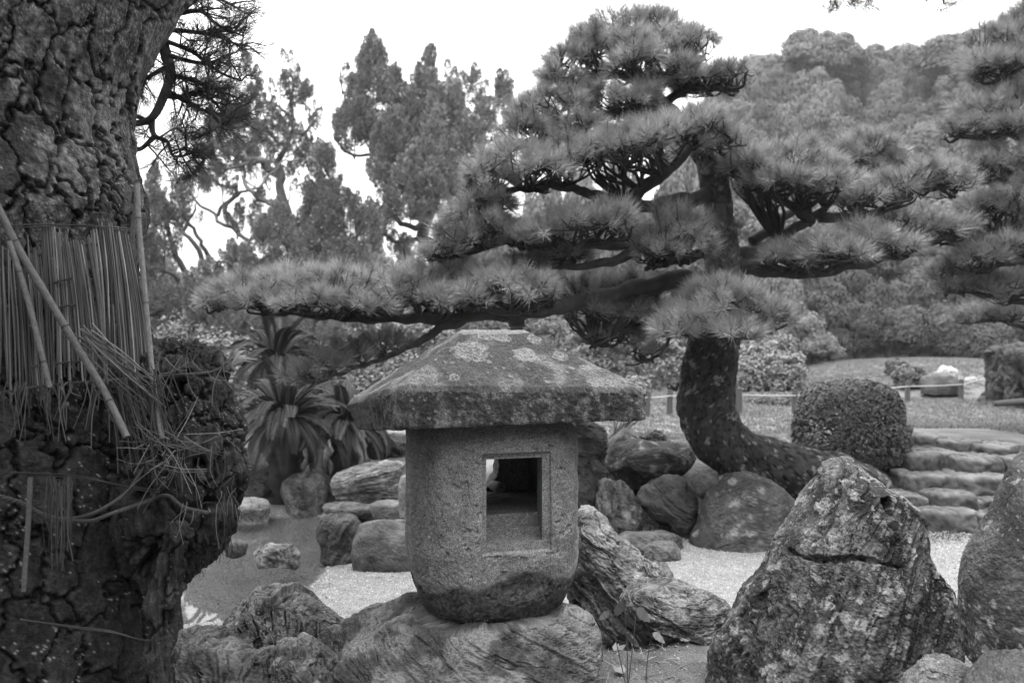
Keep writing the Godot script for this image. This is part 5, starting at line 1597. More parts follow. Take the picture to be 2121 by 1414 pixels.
	rock("pond_rock", [[1127, 560, 600], [1131, 535, 608], [1140, 528, 614], [1150, 526, 616], [1170, 530, 612]], 4.75, {"nu": 130, "nv": 60, "thick": 0.6, "lump": 0.03, "lf": 6.0, "strata": 0.018, "sdir": Vector3(0.92, 0.3, 0.2), "sf": 18.0, "tone": 0.24, "streak": 0.9, "dark": 0.3, "seed": 245.0}, "small striped rock lying alone in the middle of the pond", pond)
	rock("pond_rock", [[1120, 480, 500], [1124, 470, 512], [1132, 466, 514], [1150, 468, 510]], 4.9, {"nu": 80, "nv": 40, "thick": 0.6, "lump": 0.02, "tone": 0.10, "seed": 256.0}, "low dark rock awash beside the burl", pond)
	rock("pond_rock", [[984, 610, 650], [990, 594, 668], [1006, 584, 680], [1030, 584, 684], [1055, 592, 680], [1080, 600, 676]], 6.25, {"nu": 130, "nv": 90, "thick": 0.8, "lump": 0.03, "lf": 3.0, "strata": 0.010, "sdir": Vector3(0.95, 0.1, 0.2), "sf": 16.0, "tone": 0.22, "streak": 0.55, "dark": 0.55, "seed": 267.0}, "rounded pale boulder with dark moss on top, at the pond's far edge", pond)
	rock("pond_rock", [[956, 800, 836], [964, 740, 850], [980, 700, 862], [1000, 690, 868], [1024, 696, 868], [1045, 704, 862], [1070, 715, 850]], 6.2, {"nu": 190, "nv": 110, "thick": 0.6, "e": 2.7, "lump": 0.03, "lf": 3.0, "strata": 0.024, "sdir": Vector3(-0.20, 0.95, 0.15), "sf": 17.0, "tone": 0.24, "streak": 0.65, "dark": 0.45, "seed": 278.0, "facets": 3}, "long layered pale rock at the pond's far edge, left of the lantern", pond)
	rock("pond_rock", [[1036, 470, 530], [1040, 460, 552], [1048, 455, 560], [1058, 455, 560], [1080, 460, 556]], 6.0, {"nu": 100, "nv": 50, "thick": 0.7, "lump": 0.02, "tone": 0.30, "streak": 0.25, "dark": 0.3, "seed": 289.0}, "flat pale stone at the waterline beside the burl", pond)
	rock("pond_rock", [[1040, 775, 820], [1044, 766, 838], [1054, 764, 850], [1068, 770, 850]], 5.8, {"nu": 90, "nv": 50, "thick": 0.7, "lump": 0.03, "tone": 0.24, "streak": 0.4, "seed": 290.0, "facets": 3}, "small rough stone in front of the long layered rock", pond)
	rock("pond_rock", [[985, 832, 850], [1000, 826, 862], [1040, 824, 870], [1070, 826, 870]], 5.7, {"nu": 80, "nv": 60, "thick": 0.7, "lump": 0.02, "tone": 0.42, "streak": 0.2, "dark": 0.1, "seed": 291.0, "facets": 2}, "white upright stone just showing at the lantern's left side", pond)
	rock("pond_rock", [[898, 780, 830], [905, 765, 845], [920, 760, 850], [945, 765, 850]], 6.9, {"nu": 90, "nv": 50, "thick": 0.7, "lump": 0.05, "strata": 0.02, "sf": 10.0, "tone": 0.10, "streak": 0.4, "seed": 292.0, "facets": 4}, "dark rock under the cycads' right side", pond)
	rock("pond_rock", [[968, 480, 545], [974, 470, 580], [990, 465, 590], [1020, 465, 590]], 6.6, {"nu": 90, "nv": 50, "thick": 0.7, "lump": 0.03, "tone": 0.20, "streak": 0.3, "dark": 0.4, "seed": 293.0, "facets": 3}, "flat-topped grey stone under the cycads' left side", pond)
	rock("pond_rock", [[1044, 690, 760], [1046, 672, 785], [1051, 668, 792], [1060, 672, 790]], 6.0, {"nu": 100, "nv": 40, "thick": 0.6, "lump": 0.015, "tone": 0.20, "streak": 0.4, "seed": 294.0}, "low flat stone at the waterline below the long layered rock", pond)
	# on the grassy mound
	rock("mound_boulder", [[755, 1955, 1972], [762, 1944, 1982], [778, 1934, 1988], [800, 1926, 1990], [815, 1924, 1990]], 11.7, {"nu": 80, "nv": 50, "thick": 0.7, "lump": 0.06, "lf": 2.0, "tone": 0.50, "streak": 0.10, "dark": 0.0, "seed": 301.0, "facets": 4}, "pale pointed boulder on the grassy mound behind the rope fence")
	rock("mound_boulder", [[780, 2006, 2018], [785, 2000, 2024], [795, 1998, 2026], [806, 1998, 2026]], 11.8, {"nu": 60, "nv": 40, "thick": 0.7, "lump": 0.04, "lf": 2.0, "tone": 0.42, "streak": 0.1, "dark": 0.2, "seed": 302.0, "facets": 3}, "small white boulder right of the pale pointed boulder")
	rock("mound_boulder", [[778, 1920, 1970], [784, 1912, 1982], [800, 1908, 1990], [816, 1908, 1990]], 11.45, {"nu": 60, "nv": 40, "thick": 0.5, "lump": 0.04, "lf": 2.0, "tone": 0.12, "streak": 0.2, "seed": 303.0, "facets": 3}, "low dark boulder in front of the pale pointed boulder")
	rock("pine_stump", [[712, 2095, 2140], [718, 2066, 2200], [728, 2056, 2220], [745, 2053, 2222], [780, 2055, 2220], [820, 2058, 2220], [845, 2056, 2226]], 10.4, {"nu": 160, "nv": 90, "thick": 0.9, "e": 2.2, "lump": 0.10, "lf": 2.4, "strata": 0.10, "sdir": Vector3(0.98, 0.02, 0.2), "sf": 9.0, "tone": 0.06, "streak": 0.8, "dark": 0.3, "seed": 310.0, "cat": "stump", "mat": M.bark}, "thick weathered grey stump standing on the lawn at the right edge")
	var lg := thing("dark_log", px(2110, 838, 10.0), "dark log lying at the foot of the weathered stump", "log")
	var a := Acc.new()
	a.tube(PackedVector3Array([px(2062, 836, 9.9), px(2110, 832, 9.9), px(2200, 830, 9.9)]), PackedFloat32Array([0.035, 0.042, 0.04]), 10, g(0.06), 0.4)
	piece("bark", a.mesh(M.limb, lg.position), lg)

func build_steps() -> void:
	var base := px(1950, 1104, 5.5)
	base.y = 0.0
	var t := thing("stone_steps", base, "rough stone steps climbing the bank between the clipped shrub and the smooth boulder", "steps")
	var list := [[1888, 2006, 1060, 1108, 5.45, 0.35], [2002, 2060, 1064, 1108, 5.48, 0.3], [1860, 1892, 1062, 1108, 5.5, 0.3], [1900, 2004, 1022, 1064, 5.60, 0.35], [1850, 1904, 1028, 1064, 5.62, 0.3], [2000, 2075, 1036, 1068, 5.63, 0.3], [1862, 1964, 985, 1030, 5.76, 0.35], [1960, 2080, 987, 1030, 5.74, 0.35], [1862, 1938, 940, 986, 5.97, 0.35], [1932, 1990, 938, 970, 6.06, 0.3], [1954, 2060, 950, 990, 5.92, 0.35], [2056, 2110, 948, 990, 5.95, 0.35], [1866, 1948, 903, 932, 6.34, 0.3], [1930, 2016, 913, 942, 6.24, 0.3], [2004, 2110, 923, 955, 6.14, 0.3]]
	var k := 0
	for s in list:
		var d: float = s[4]
		var c := px((s[0] + s[1]) * 0.5, (s[2] + s[3]) * 0.5, d + s[5] * 0.5)
		var hx: float = (s[1] - s[0]) * 0.5 * d / F
		var hy: float = (s[3] - s[2]) * 0.5 * d / F + 0.04
		c.y = px(0, s[2], d).y - hy
		var nu := 72
		var nv := 40
		var P := PackedVector3Array()
		var C := PackedColorArray()
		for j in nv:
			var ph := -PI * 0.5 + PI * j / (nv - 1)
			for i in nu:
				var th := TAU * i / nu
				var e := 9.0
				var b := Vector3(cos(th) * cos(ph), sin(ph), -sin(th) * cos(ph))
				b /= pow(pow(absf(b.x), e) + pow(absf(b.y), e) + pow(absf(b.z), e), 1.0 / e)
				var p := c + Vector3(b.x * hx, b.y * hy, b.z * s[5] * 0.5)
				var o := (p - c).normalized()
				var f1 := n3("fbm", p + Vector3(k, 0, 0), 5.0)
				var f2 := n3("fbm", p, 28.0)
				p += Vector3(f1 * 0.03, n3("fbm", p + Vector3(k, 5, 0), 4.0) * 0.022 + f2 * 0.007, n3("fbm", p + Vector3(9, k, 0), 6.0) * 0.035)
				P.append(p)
				C.append(g(clampf(0.14 * (1.0 + 0.7 * ss(0.75, 0.98, b.y + f1 * 0.15)) * (1.0 + f1 * 0.6 + f2 * 0.8 + n3("fbm", p, 80.0) * 0.4), 0.04, 0.5)))  # treads painted paler than risers, imitating light from above
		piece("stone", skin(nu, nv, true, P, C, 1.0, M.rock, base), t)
		k += 1


# ---------------------------------------------------------------- cycads
func build_cycads() -> void:
	var fronds := []
	for k in 4:
		var a := Acc.new()
		var L := 0.58
		var bend := [1.3, 1.7, 0.9, 2.1][k] as float
		var pts := PackedVector3Array()
		var p := Vector3.ZERO
		for i in 15:
			pts.append(p)
			var an := -bend * pow(i / 14.0, 1.3)
			p += Vector3(cos(an), sin(an), 0) * L / 14.0
		a.tube(pts, taper(0.006, 0.002, 15), 5, g(0.55))
		for i in 74:
			var t := 0.10 + 0.90 * i / 73.0
			var u := t * 14.0
			var j := mini(int(u), 13)
			var b := pts[j].lerp(pts[j + 1], u - j)
			var tg := (pts[j + 1] - pts[j]).normalized()
			var up := tg.cross(Vector3(0, 0, 1)) * -1.0
			if up.y < 0.0:
				up = -up
			var ll := 0.066 * sin(PI * clampf(0.12 + t * 0.80, 0, 1)) + 0.016
			for s in [-1.0, 1.0]:
				var d := (Vector3(0, 0, s) * 0.86 + tg * 0.50 + up * 0.20).normalized() * ll * rf(0.92, 1.05)
				a.leaf(b, d, tg * 0.0026, -up * ll * 0.22, g(rf(0.6, 0.9)))
		fronds.append(a.mesh(M.frond))
	var spec := [
		["cycad", 590, 865, 6.5, 0.98, 84, 0.30, 0.13, "large cycad with arching fronds at the pond's far edge, largest of the cycads", 0.065],
		["cycad", 715, 880, 6.7, 0.88, 60, 0.26, 0.11, "smaller cycad crowding the large cycad's right side", 0.06],
		["cycad", 572, 742, 7.6, 1.0, 44, 0.9, 0.13, "tall cycad on a thick dark trunk rising behind the large cycad", 0.045],
		["cycad", 655, 790, 8.2, 0.9, 26, 0.75, 0.10, "pale feathery cycad standing farther back between the tall cycad and the lantern", 0.11],
	]
	for s in spec:
		var top := px(s[1], s[2], s[3])
		var base := top
		base.y = land(top.x, top.z) - 0.05
		var t := thing(s[0], base, s[8], "cycad", "cycads across the pond")
		var a := Acc.new()
		var P := PackedVector3Array()
		var rr := PackedFloat32Array()
		for i in 12:
			P.append(base.lerp(top, i / 11.0))
			rr.append(s[7] * (1.0 + 0.2 * sin(i * 2.4)))
		a.tube(P, rr, 14, g(0.045), 0.8)
		for i in 160:                      # old leaf bases
			var q := base.lerp(top, rng.randf())
			var an := rf(0, TAU)
			var o := Vector3(cos(an), 0.5, sin(an))
			a.blade(q + o * s[7] * 0.8, q + o * s[7] * 1.35, Vector3(-sin(an), 0, cos(an)) * 0.02, g(rf(0.03, 0.10)))
		piece("trunk", a.mesh(M.limb, base), t)
		for k in s[5]:
			var tt: float = (k + 0.5) / float(s[5])
			var el := lerpf(1.35, -0.45, pow(tt, 0.8)) + rf(-0.12, 0.12)
			var az: float = k * 2.399963 + rf(-0.15, 0.15)
			var o := MeshInstance3D.new()
			o.name = "frond"
			o.mesh = fronds[(k + int(tt * 3.0)) % 4]
			o.set_surface_override_material(0, frond_mat(s[9] * rf(0.8, 1.2)))
			t.add_child(o, true)
			o.transform = Transform3D(Basis(Vector3.UP, az) * Basis(Vector3(0, 0, 1), el) * Basis(Vector3(1, 0, 0), rf(-0.2, 0.2)) * Basis.from_scale(Vector3.ONE * s[4] * rf(0.85, 1.1)), top - base + Vector3(cos(az), 0, -sin(az)) * s[7] * 0.4)

var frond_mats := {}
func frond_mat(t: float) -> Material:
	var k := snappedf(t, 0.02)
	if not frond_mats.has(k):
		var m: StandardMaterial3D = M.frond.duplicate()
		m.albedo_color = g(k * 1.3).linear_to_srgb()
		frond_mats[k] = m
	return frond_mats[k]


# ---------------------------------------------------------------- shrubs and woods
# an evergreen shape filled with leaves near its surface: [centre, half sizes]
func leaf_mass(c: Vector3, r: Vector3, n: int, leaf: float, tone: float, lump: float, lf: float, e: float, shell: float, up: float) -> Acc:
	var a := Acc.new()
	for k in n:
		var d := rdir()
		if d.y < -0.55:
			d.y = -d.y
		var q := Vector3(signf(d.x) * pow(absf(d.x), e), signf(d.y) * pow(absf(d.y), e), signf(d.z) * pow(absf(d.z), e))
		var p := c + q * r
		var b := 1.0 + lump * (n3("fbm", p, lf) * 1.4 + 0.35 * n3("fbm", p, lf * 3.0))
		p = c + q * r * b * (1.0 - shell * pow(rng.randf(), 1.6))
		var o := (d + Vector3(0, up, 0) + rdir() * 0.9).normalized()
		var dir := o.cross(rdir()).normalized()
		a.leaf(p - dir * leaf * 0.5, dir * leaf * rf(0.8, 1.3), dir.cross(o).normalized() * leaf * rf(0.25, 0.38), o * leaf * 0.1, g(tone * rf(0.7, 1.25)))
	return a

func shrub(called: String, x: float, y0: float, y1: float, w: float, D: float, tone: float, leaf: float, lump: float, label: String, n := 6000, group := "shrubs beyond the pine") -> void:
	var top := px(x, y0, D)
	var bot := px(x, y1, D)
	var hw := w * 0.5 * D / F
	var base := Vector3(bot.x, land(bot.x, bot.z) - 0.02, bot.z)
	base.y = minf(base.y, bot.y)
	var c := (top + bot) * 0.5
	c.y = (top.y + base.y) * 0.5
	var t := thing(called, base, label, "shrub", group)
	var a := leaf_mass(c, Vector3(hw, (top.y - base.y) * 0.5, hw * 0.8), n, leaf, tone, lump, 2.2 / maxf(hw, 0.2), 0.85, 0.35, 0.5)
	var f := piece("foliage", a.mesh(M.leaf, base), t)
	f.set_meta("kind", "stuff")
	a = Acc.new()
	for k in 7:
		var e := c + Vector3(rf(-0.6, 0.6) * hw, 0, rf(-0.5, 0.5) * hw)
		a.tube(PackedVector3Array([base + Vector3(rf(-0.1, 0.1) * hw, -0.05, 0), base.lerp(e, 0.5), e]), PackedFloat32Array([0.03, 0.024, 0.015]), 5, g(0.04))
	piece("stems", a.mesh(M.limb, base), t)

func build_clipped_shrub() -> void:
	var D := 6.35
	var c := px(1760, 882, D)
	var base := px(1765, 990, D)
	base.y = land(base.x, base.z) - 0.03
	var t := thing("clipped_shrub", base, "dense shrub clipped to a rounded block beside the stone steps", "shrub")
	var a := Acc.new()
	var hw := 103.0 * D / F
	var top := px(1760, 786, D).y
	var c2 := Vector3(c.x, (top + base.y) * 0.5, c.z)
	var r := Vector3(hw, (top - base.y) * 0.5, hw * 0.85)
	var gap := px(1712, 893, D - 0.36)
	for k in 26000:
		var d := Vector3(rf(-1, 1), rf(-1, 1), rf(-1, 1))
		d /= maxf(absf(d.x), maxf(absf(d.y), absf(d.z)))
		var pe := 2.8 if d.y > 0.0 else 5.0
		var q := d / pow(pow(absf(d.x), pe) + pow(absf(d.y), pe) + pow(absf(d.z), pe), 1.0 / pe)
		d = d.normalized()
		var p := c2 + q * r
		var b := 1.0 + 0.05 * n3("fbm", p, 5.0) + 0.03 * n3("fbm", p, 17.0)
		p = c2 + q * r * b * (1.0 - 0.22 * pow(rng.randf(), 2.0))
		var gd := Vector2(p.x - gap.x, (p.y - gap.y)).length() / 0.095
		if d.z > 0.0 and gd + 0.6 * n3("fbm", p, 14.0) < 0.95 and rng.randf() < 0.9:
			continue
		if n3("fbm", p, 9.0) < -0.30 and rng.randf() < 0.6:
			continue
		var o := (d * 0.9 + Vector3(0, 0.35, 0) + rdir() * 0.8).normalized()
		var dir := o.cross(rdir()).normalized()
		var l := rf(0.020, 0.032)
		a.leaf(p - dir * l * 0.5, dir * l, dir.cross(o).normalized() * l * 0.32, o * 0.003, g(0.10 * rf(0.6, 1.35)))
	var f := piece("foliage", a.mesh(M.leaf, base), t)
	f.set_meta("kind", "stuff")
	a = Acc.new()
	for k in 40:
		var e := c2 + Vector3(rf(-0.85, 0.85) * r.x, rf(-0.6, 0.8) * r.y, rf(-0.8, 0.8) * r.z)
		var m := base.lerp(e, 0.45) + Vector3(rf(-0.08, 0.08), 0.05, rf(-0.08, 0.08))
		a.tube(curve([base + Vector3(rf(-0.12, 0.12), -0.02, rf(-0.1, 0.1)), m, e], 4), taper(0.012, 0.004, 9), 5, g(0.05))
	piece("stems", a.mesh(M.limb, base), t)

var crowns := []
func make_crowns() -> void:
	for k in 5:
		var a := Acc.new()
		var clumps := 24
		for q in clumps:
			var d := rdir()
			d.y = absf(d.y) * 1.1 - 0.25
			var c := Vector3(d.x * 0.72, d.y * 0.75, d.z * 0.72) * rf(0.45, 1.0)
			var r := rf(0.28, 0.48)
			for i in 900:
				var o := rdir()
				if o.y < -0.3:
					o.y = -o.y
				var p := c + Vector3(o.x, o.y * 0.62, o.z) * r * (1.0 - 0.4 * pow(rng.randf(), 2.0)) * (1.0 + 0.25 * n3("fbm", c + o * r, 5.0))
				var nrm := (o + rdir() * 0.5 + Vector3(0, 0.4, 0)).normalized()
				var dir := nrm.cross(rdir()).normalized()
				var l := rf(0.045, 0.075)
				a.leaf(p - dir * l * 0.5, dir * l, dir.cross(nrm).normalized() * l * 0.36, Vector3.ZERO, g(rf(0.62, 1.0)))
		crowns.append(a.mesh(M.leaf))

var crown_mats := {}
func crown_mat(t: float) -> Material:
	var k := snappedf(t, 0.01)
	if not crown_mats.has(k):
		var m: StandardMaterial3D = M.leaf.duplicate()
		m.albedo_color = g(k).linear_to_srgb()
		crown_mats[k] = m
	return crown_mats[k]

func nth(k: int) -> String:
	var ones := ["", "first", "second", "third", "fourth", "fifth", "sixth", "seventh", "eighth", "ninth", "tenth", "eleventh", "twelfth", "thirteenth", "fourteenth", "fifteenth", "sixteenth", "seventeenth", "eighteenth", "nineteenth", "twentieth"]
	return ones[k] if k < 21 else "twenty-" + ones[k - 20]

func tree(called: String, x: float, D: float, ytop: float, w: float, hfrac: float, tone: float, label: String, group: String, see := 0.45) -> void:
	var top := px(x, ytop, D)
	var base := Vector3(top.x, land(top.x, top.z) - 0.1, top.z)
	var hw := w * 0.5 * D / F
	var hh := maxf(maxf(hw * hfrac, 0.6), (top.y - base.y) * see)
	var t := thing(called, base, label, "tree", group)
	var a := Acc.new()
	var cy := top.y - hh * 0.80
	var c := Vector3(top.x, maxf(cy, base.y + hh * 0.5), top.z)
	a.tube(curve([base, base.lerp(c, 0.5) + Vector3(rf(-0.2, 0.2), 0, 0), c], 4), taper(hw * 0.09 + 0.04, 0.05, 9), 7, g(0.07))
	for k in 7:
		var e := c + Vector3(rf(-0.7, 0.7) * hw, rf(-0.1, 0.5) * hh, rf(-0.7, 0.7) * hw)
		var s := base.lerp(c, rf(0.45, 0.9))
		a.tube(curve([s, s.lerp(e, 0.5) + Vector3(0, rf(-0.1, 0.2) * hh, 0), e], 3), taper(hw * 0.04 + 0.02, 0.015, 7), 5, g(0.07))
	piece("trunk", a.mesh(M.limb, base), t)
	var o := MeshInstance3D.new()
	o.name = "crown"
	o.mesh = crowns[rng.randi() % 5]
	o.set_surface_override_material(0, crown_mat(tone))
	t.add_child(o, true)
	o.set_meta("kind", "stuff")
	o.transform = Transform3D(Basis(Vector3.UP, rf(0, TAU)) * Basis.from_scale(Vector3(hw, hh, hw)), c - base)

func build_woods() -> void:
	# tall trees that make the hill's skyline: [x, metres away, y of the top, width, height over half width, tone]
	var sky_ := [[1535, 44, 205, 80, 0.9], [1585, 52, 92, 90, 1.2], [1560, 50, 150, 90, 0.9], [1640, 54, 110, 90, 1.1], [1680, 50, 40, 100, 1.2], [1735, 50, 52, 90, 1.1], [1700, 52, 110, 130, 0.9], [1790, 54, 110, 100, 0.9], [1830, 56, 85, 100, 0.8], [1880, 56, 95, 100, 0.8], [1925, 54, 96, 100, 0.8], [1990, 46, 48, 130, 0.8], [1960, 50, 92, 100, 0.8], [2050, 46, 60, 120, 0.9], [2110, 44, 40, 140, 0.9], [2170, 42, 30, 140, 0.9], [2230, 42, 20, 160, 0.9], [1500, 40, 235, 70, 0.8]]
	sky_.sort_custom(func(p, q): return p[0] < q[0])
	var cnt := 0
	var order := ["first", "second", "third", "fourth", "fifth", "sixth", "seventh", "eighth", "ninth", "tenth", "eleventh", "twelfth", "thirteenth", "fourteenth", "fifteenth", "sixteenth", "seventeenth", "eighteenth"]
	for s in sky_:
		tree("hill_tree", s[0], s[1], s[2], s[3] * 1.55, s[4], rf(0.075, 0.12), "%s tree from the left of those standing out on the wooded hill's skyline" % order[sky_.find(s)], "trees on the hill's skyline", 0.28)
	var rows := [[50.0, 120.0, 1500.0], [46.0, 165.0, 1450.0], [41.0, 215.0, 1430.0], [36.0, 270.0, 1420.0], [32.0, 330.0, 1410.0], [28.0, 390.0, 1400.0], [25.0, 450.0, 1400.0]]
	var tier := 0
	for r in rows:
		tier += 1
		var nt := 0
		var x: float = r[2]
		while x < 2360.0:
			nt += 1
			var w: float = rf(120, 190) * (36.0 / r[0]) * 0.95
			tree("hill_tree", x + rf(-15, 15), r[0] + rf(-2.0, 2.0), r[1] + rf(-32, 30) - (x - 1800.0) * 0.02, w, rf(0.75, 1.0), rf(0.05, 0.14), "round-crowned tree, %s from the left in the hillside's %s tier from the top" % [nth(nt), nth(tier)], "trees on the wooded hillside")
			x += w * 0.55
	# darker, nearer wood behind the mound
	var darks := [[1480, 21, 560, 150], [1560, 20, 545, 160], [1640, 21, 530, 170], [1730, 22, 535, 180], [1810, 20, 560, 160], [1890, 22, 560, 180], [1970, 21, 560, 170], [2050, 21, 555, 170], [2130, 20, 560, 180], [1600, 17.5, 610, 130], [1690, 18, 620, 150], [1780, 18, 640, 140], [1860, 18, 630, 150], [1950, 18.5, 640, 150], [2040, 18, 640, 140], [1510, 17.5, 600, 130], [1440, 19, 600, 150], [1360, 20, 610, 150], [1270, 21, 600, 160], [1180, 21, 610, 150], [1100, 22, 600, 150]]
	darks.sort_custom(func(p, q): return p[0] < q[0])
	cnt = 0
	for s in darks:
		cnt += 1
		tree("dark_tree", s[0], s[1], s[2], s[3], rf(0.8, 1.0), rf(0.035, 0.065), "dark broadleaf tree, %s from the left in the belt behind the grassy mound" % nth(cnt), "dark trees behind the mound", 0.85)
	var pales := [[1660, 16.5, 640, 120, 0.17], [1700, 16.8, 680, 90, 0.16], [1620, 16.6, 560, 110, 0.15], [1560, 17, 560, 100, 0.14]]
	pales.sort_custom(func(p, q): return p[0] < q[0])
	cnt = 0
	for s in pales:
		cnt += 1
		tree("pale_tree", s[0], s[1], s[2], s[3], 0.95, s[4], "pale-leaved young tree before the dark belt, %s from the left" % nth(cnt), "pale young trees before the dark belt", 0.85)
	# trees and hedge that close the view on the left
	var fars := [[1060, 26, 400, 150], [1130, 26, 370, 150], [1210, 27, 340, 150], [1290, 28, 330, 150], [1370, 28, 310, 150], [1440, 28, 290, 150], [330, 20, 525, 130], [420, 20, 545, 130], [520, 20, 510, 140], [620, 20, 500, 140], [700, 20, 505, 140], [780, 20, 500, 140], [860, 20, 490, 140], [950, 20, 470, 150], [1030, 20, 470, 150], [300, 24, 560, 180], [380, 25, 570, 180], [470, 24, 590, 170], [560, 25, 600, 170], [650, 24, 600, 170], [740, 25, 590, 170], [830, 24, 600, 170], [920, 25, 590, 170], [1010, 24, 600, 170], [230, 24, 540, 200], [140, 24, 520, 200]]
	fars.sort_custom(func(p, q): return p[0] < q[0])
	cnt = 0
	for s in fars:
		cnt += 1
		tree("far_tree", s[0], s[1], s[2], s[3], rf(0.7, 0.9), rf(0.11, 0.15), "soft grey tree, %s from the left in the row beyond the junipers" % nth(cnt), "far trees beyond the junipers", 0.75)

# unseen trees added at the viewer's back to hold off low sky light
func build_added_trees() -> void:
	var xf := []
	var cs := PackedColorArray()
	for k in 34:
		var an := lerpf(-0.55, PI + 0.55, (k % 17) / 16.0)
		var rad := 6.0 + 2.0 * (k / 17) + rf(-0.6, 0.6)
		var p := Vector3(cos(an) * rad * 1.05, 2.2 + 3.0 * (k / 17) + rf(-0.4, 0.6), sin(an) * rad - 0.6)
		if p.z < -1.0 and absf(p.x) < 5.4:
			continue
		xf.append(Transform3D(Basis(Vector3.UP, rf(0, TAU)) * Basis.from_scale(Vector3(2.0, 2.3, 2.0) * rf(0.9, 1.15)), p))
		cs.append(g(rf(0.05, 0.09)))
	tag(scatter("added_grove", crowns[1], xf, cs), "unseen dark trees added behind the viewpoint to block low sky light", "added_grove", "", "stuff")

func build_shrubs() -> void:
	shrub("round_shrub", 1580, 692, 800, 120, 13.5, 0.19, 0.055, 0.35, "pale rounded shrub just right of the leaning pine's trunk", 7000)
	shrub("round_shrub", 1625, 728, 800, 90, 13.0, 0.18, 0.05, 0.3, "lower pale shrub spreading at the grassy mound's left end", 5000)
	shrub("round_shrub", 1545, 740, 800, 70, 12.8, 0.16, 0.05, 0.3, "small pale shrub against the leaning pine's trunk", 4000)
	shrub("round_shrub", 1395, 700, 810, 110, 13.0, 0.17, 0.055, 0.35, "grey shrub behind the leaning pine's trunk, left side", 6000)
	shrub("round_shrub", 1310, 690, 810, 120, 14.0, 0.13, 0.055, 0.35, "grey shrub under the pine's drooping twigs", 6000)
	shrub("round_shrub", 1215, 690, 810, 130, 14.5, 0.15, 0.055, 0.35, "grey shrub behind the lantern roof's right slope", 6000)
	shrub("round_shrub", 1320, 780, 830, 60, 11.0, 0.19, 0.04, 0.3, "small light shrub peeping over the lantern roof's right corner", 3000)
	shrub("round_shrub", 1110, 640, 800, 150, 16.0, 0.14, 0.06, 0.35, "grey shrub behind the branch prop", 6000)
	shrub("round_shrub", 1000, 640, 800, 150, 15.0, 0.15, 0.06, 0.35, "grey shrub behind the lantern roof's left slope", 6000)
	shrub("round_shrub", 880, 650, 830, 150, 12.5, 0.17, 0.05, 0.35, "light shrub seen under the pine's low limb", 7000)
	shrub("round_shrub", 780, 690, 880, 150, 10.0, 0.17, 0.045, 0.35, "light shrub between the cycads and the lantern roof", 7000)
	shrub("round_shrub", 690, 680, 880, 140, 10.6, 0.16, 0.045, 0.35, "light shrub behind the pale feathery cycad", 7000)
	shrub("round_shrub", 470, 690, 900, 150, 9.8, 0.17, 0.045, 0.35, "light shrub between the burl and the tall cycad", 7000)
	shrub("round_shrub", 395, 650, 900, 150, 10.4, 0.15, 0.045, 0.35, "light shrub showing over the burl", 7000)
	shrub("round_shrub", 800, 830, 930, 110, 8.4, 0.13, 0.035, 0.3, "low shrub under the lantern roof's left corner", 5000)
	shrub("round_shrub", 520, 850, 960, 90, 7.8, 0.14, 0.035, 0.3, "low shrub at the large cycad's left", 5000)
	shrub("mound_shrub", 1885, 757, 796, 60, 11.9, 0.11, 0.05, 0.3, "dark low shrub on the grassy mound left of the pale boulder", 3000)
	shrub("mound_shrub", 1858, 746, 772, 40, 12.6, 0.09, 0.05, 0.3, "tiny dark shrub on the grassy mound's crest", 2000)
	shrub("low_hedge", 1600, 815, 845, 110, 10.6, 0.10, 0.035, 0.25, "low dark planting behind the rope fence", 3500)
	shrub("low_hedge", 1375, 835, 862, 70, 10.2, 0.10, 0.035, 0.25, "low planting behind the rope fence, left of the leaning pine", 2500)
	shrub("bank_shrub", 1350, 895, 925, 60, 6.7, 0.07, 0.03, 0.35, "dark small-leaved plant on the bank beside the wedge-shaped stone", 1500)

func build_fence() -> void:
	var posts := [[1250, 9.0], [1340, 8.9], [1387, 9.1], [1527, 9.25], [1646, 9.5], [1770, 10.2], [1880, 10.9], [1991, 11.25], [2080, 11.5]]
	var p0 := px(posts[0][0], 800, posts[0][1])
	p0.y = land(p0.x, p0.z)
	var t := thing("rope_fence", p0, "low fence of short wooden posts and one pale rope along the lawn", "fence")
	var tops := []
	for s in posts:
		var b := px(s[0], 800, s[1])
		b.y = land(b.x, b.z)
		var a := Acc.new()
		var h := 0.27
		var r := 0.034 * (1.6 if s[0] == 1527 else 1.0)
		a.tube(PackedVector3Array([b - Vector3(0, 0.1, 0), b + Vector3(0.004, h * 0.5, 0), b + Vector3(0.008, h, 0), b + Vector3(0.008, h + 0.008, 0)]), PackedFloat32Array([r, r, r * 0.95, r * 0.7]), 10, g(0.11), 0.3)
		piece("post", a.mesh(M.wood, p0), t)
		tops.append(b + Vector3(0, h * 0.78, 0.03))
	for i in tops.size() - 1:
		var a := Acc.new()
		var m: Vector3 = (tops[i] + tops[i + 1]) * 0.5 - Vector3(0, 0.006, 0)
		var c := curve([tops[i], m, tops[i + 1]], 8)
		a.tube(c, taper(0.008, 0.008, c.size()), 7, g(0.30), 0.2)
		piece("rope", a.mesh(M.straw, p0), t)

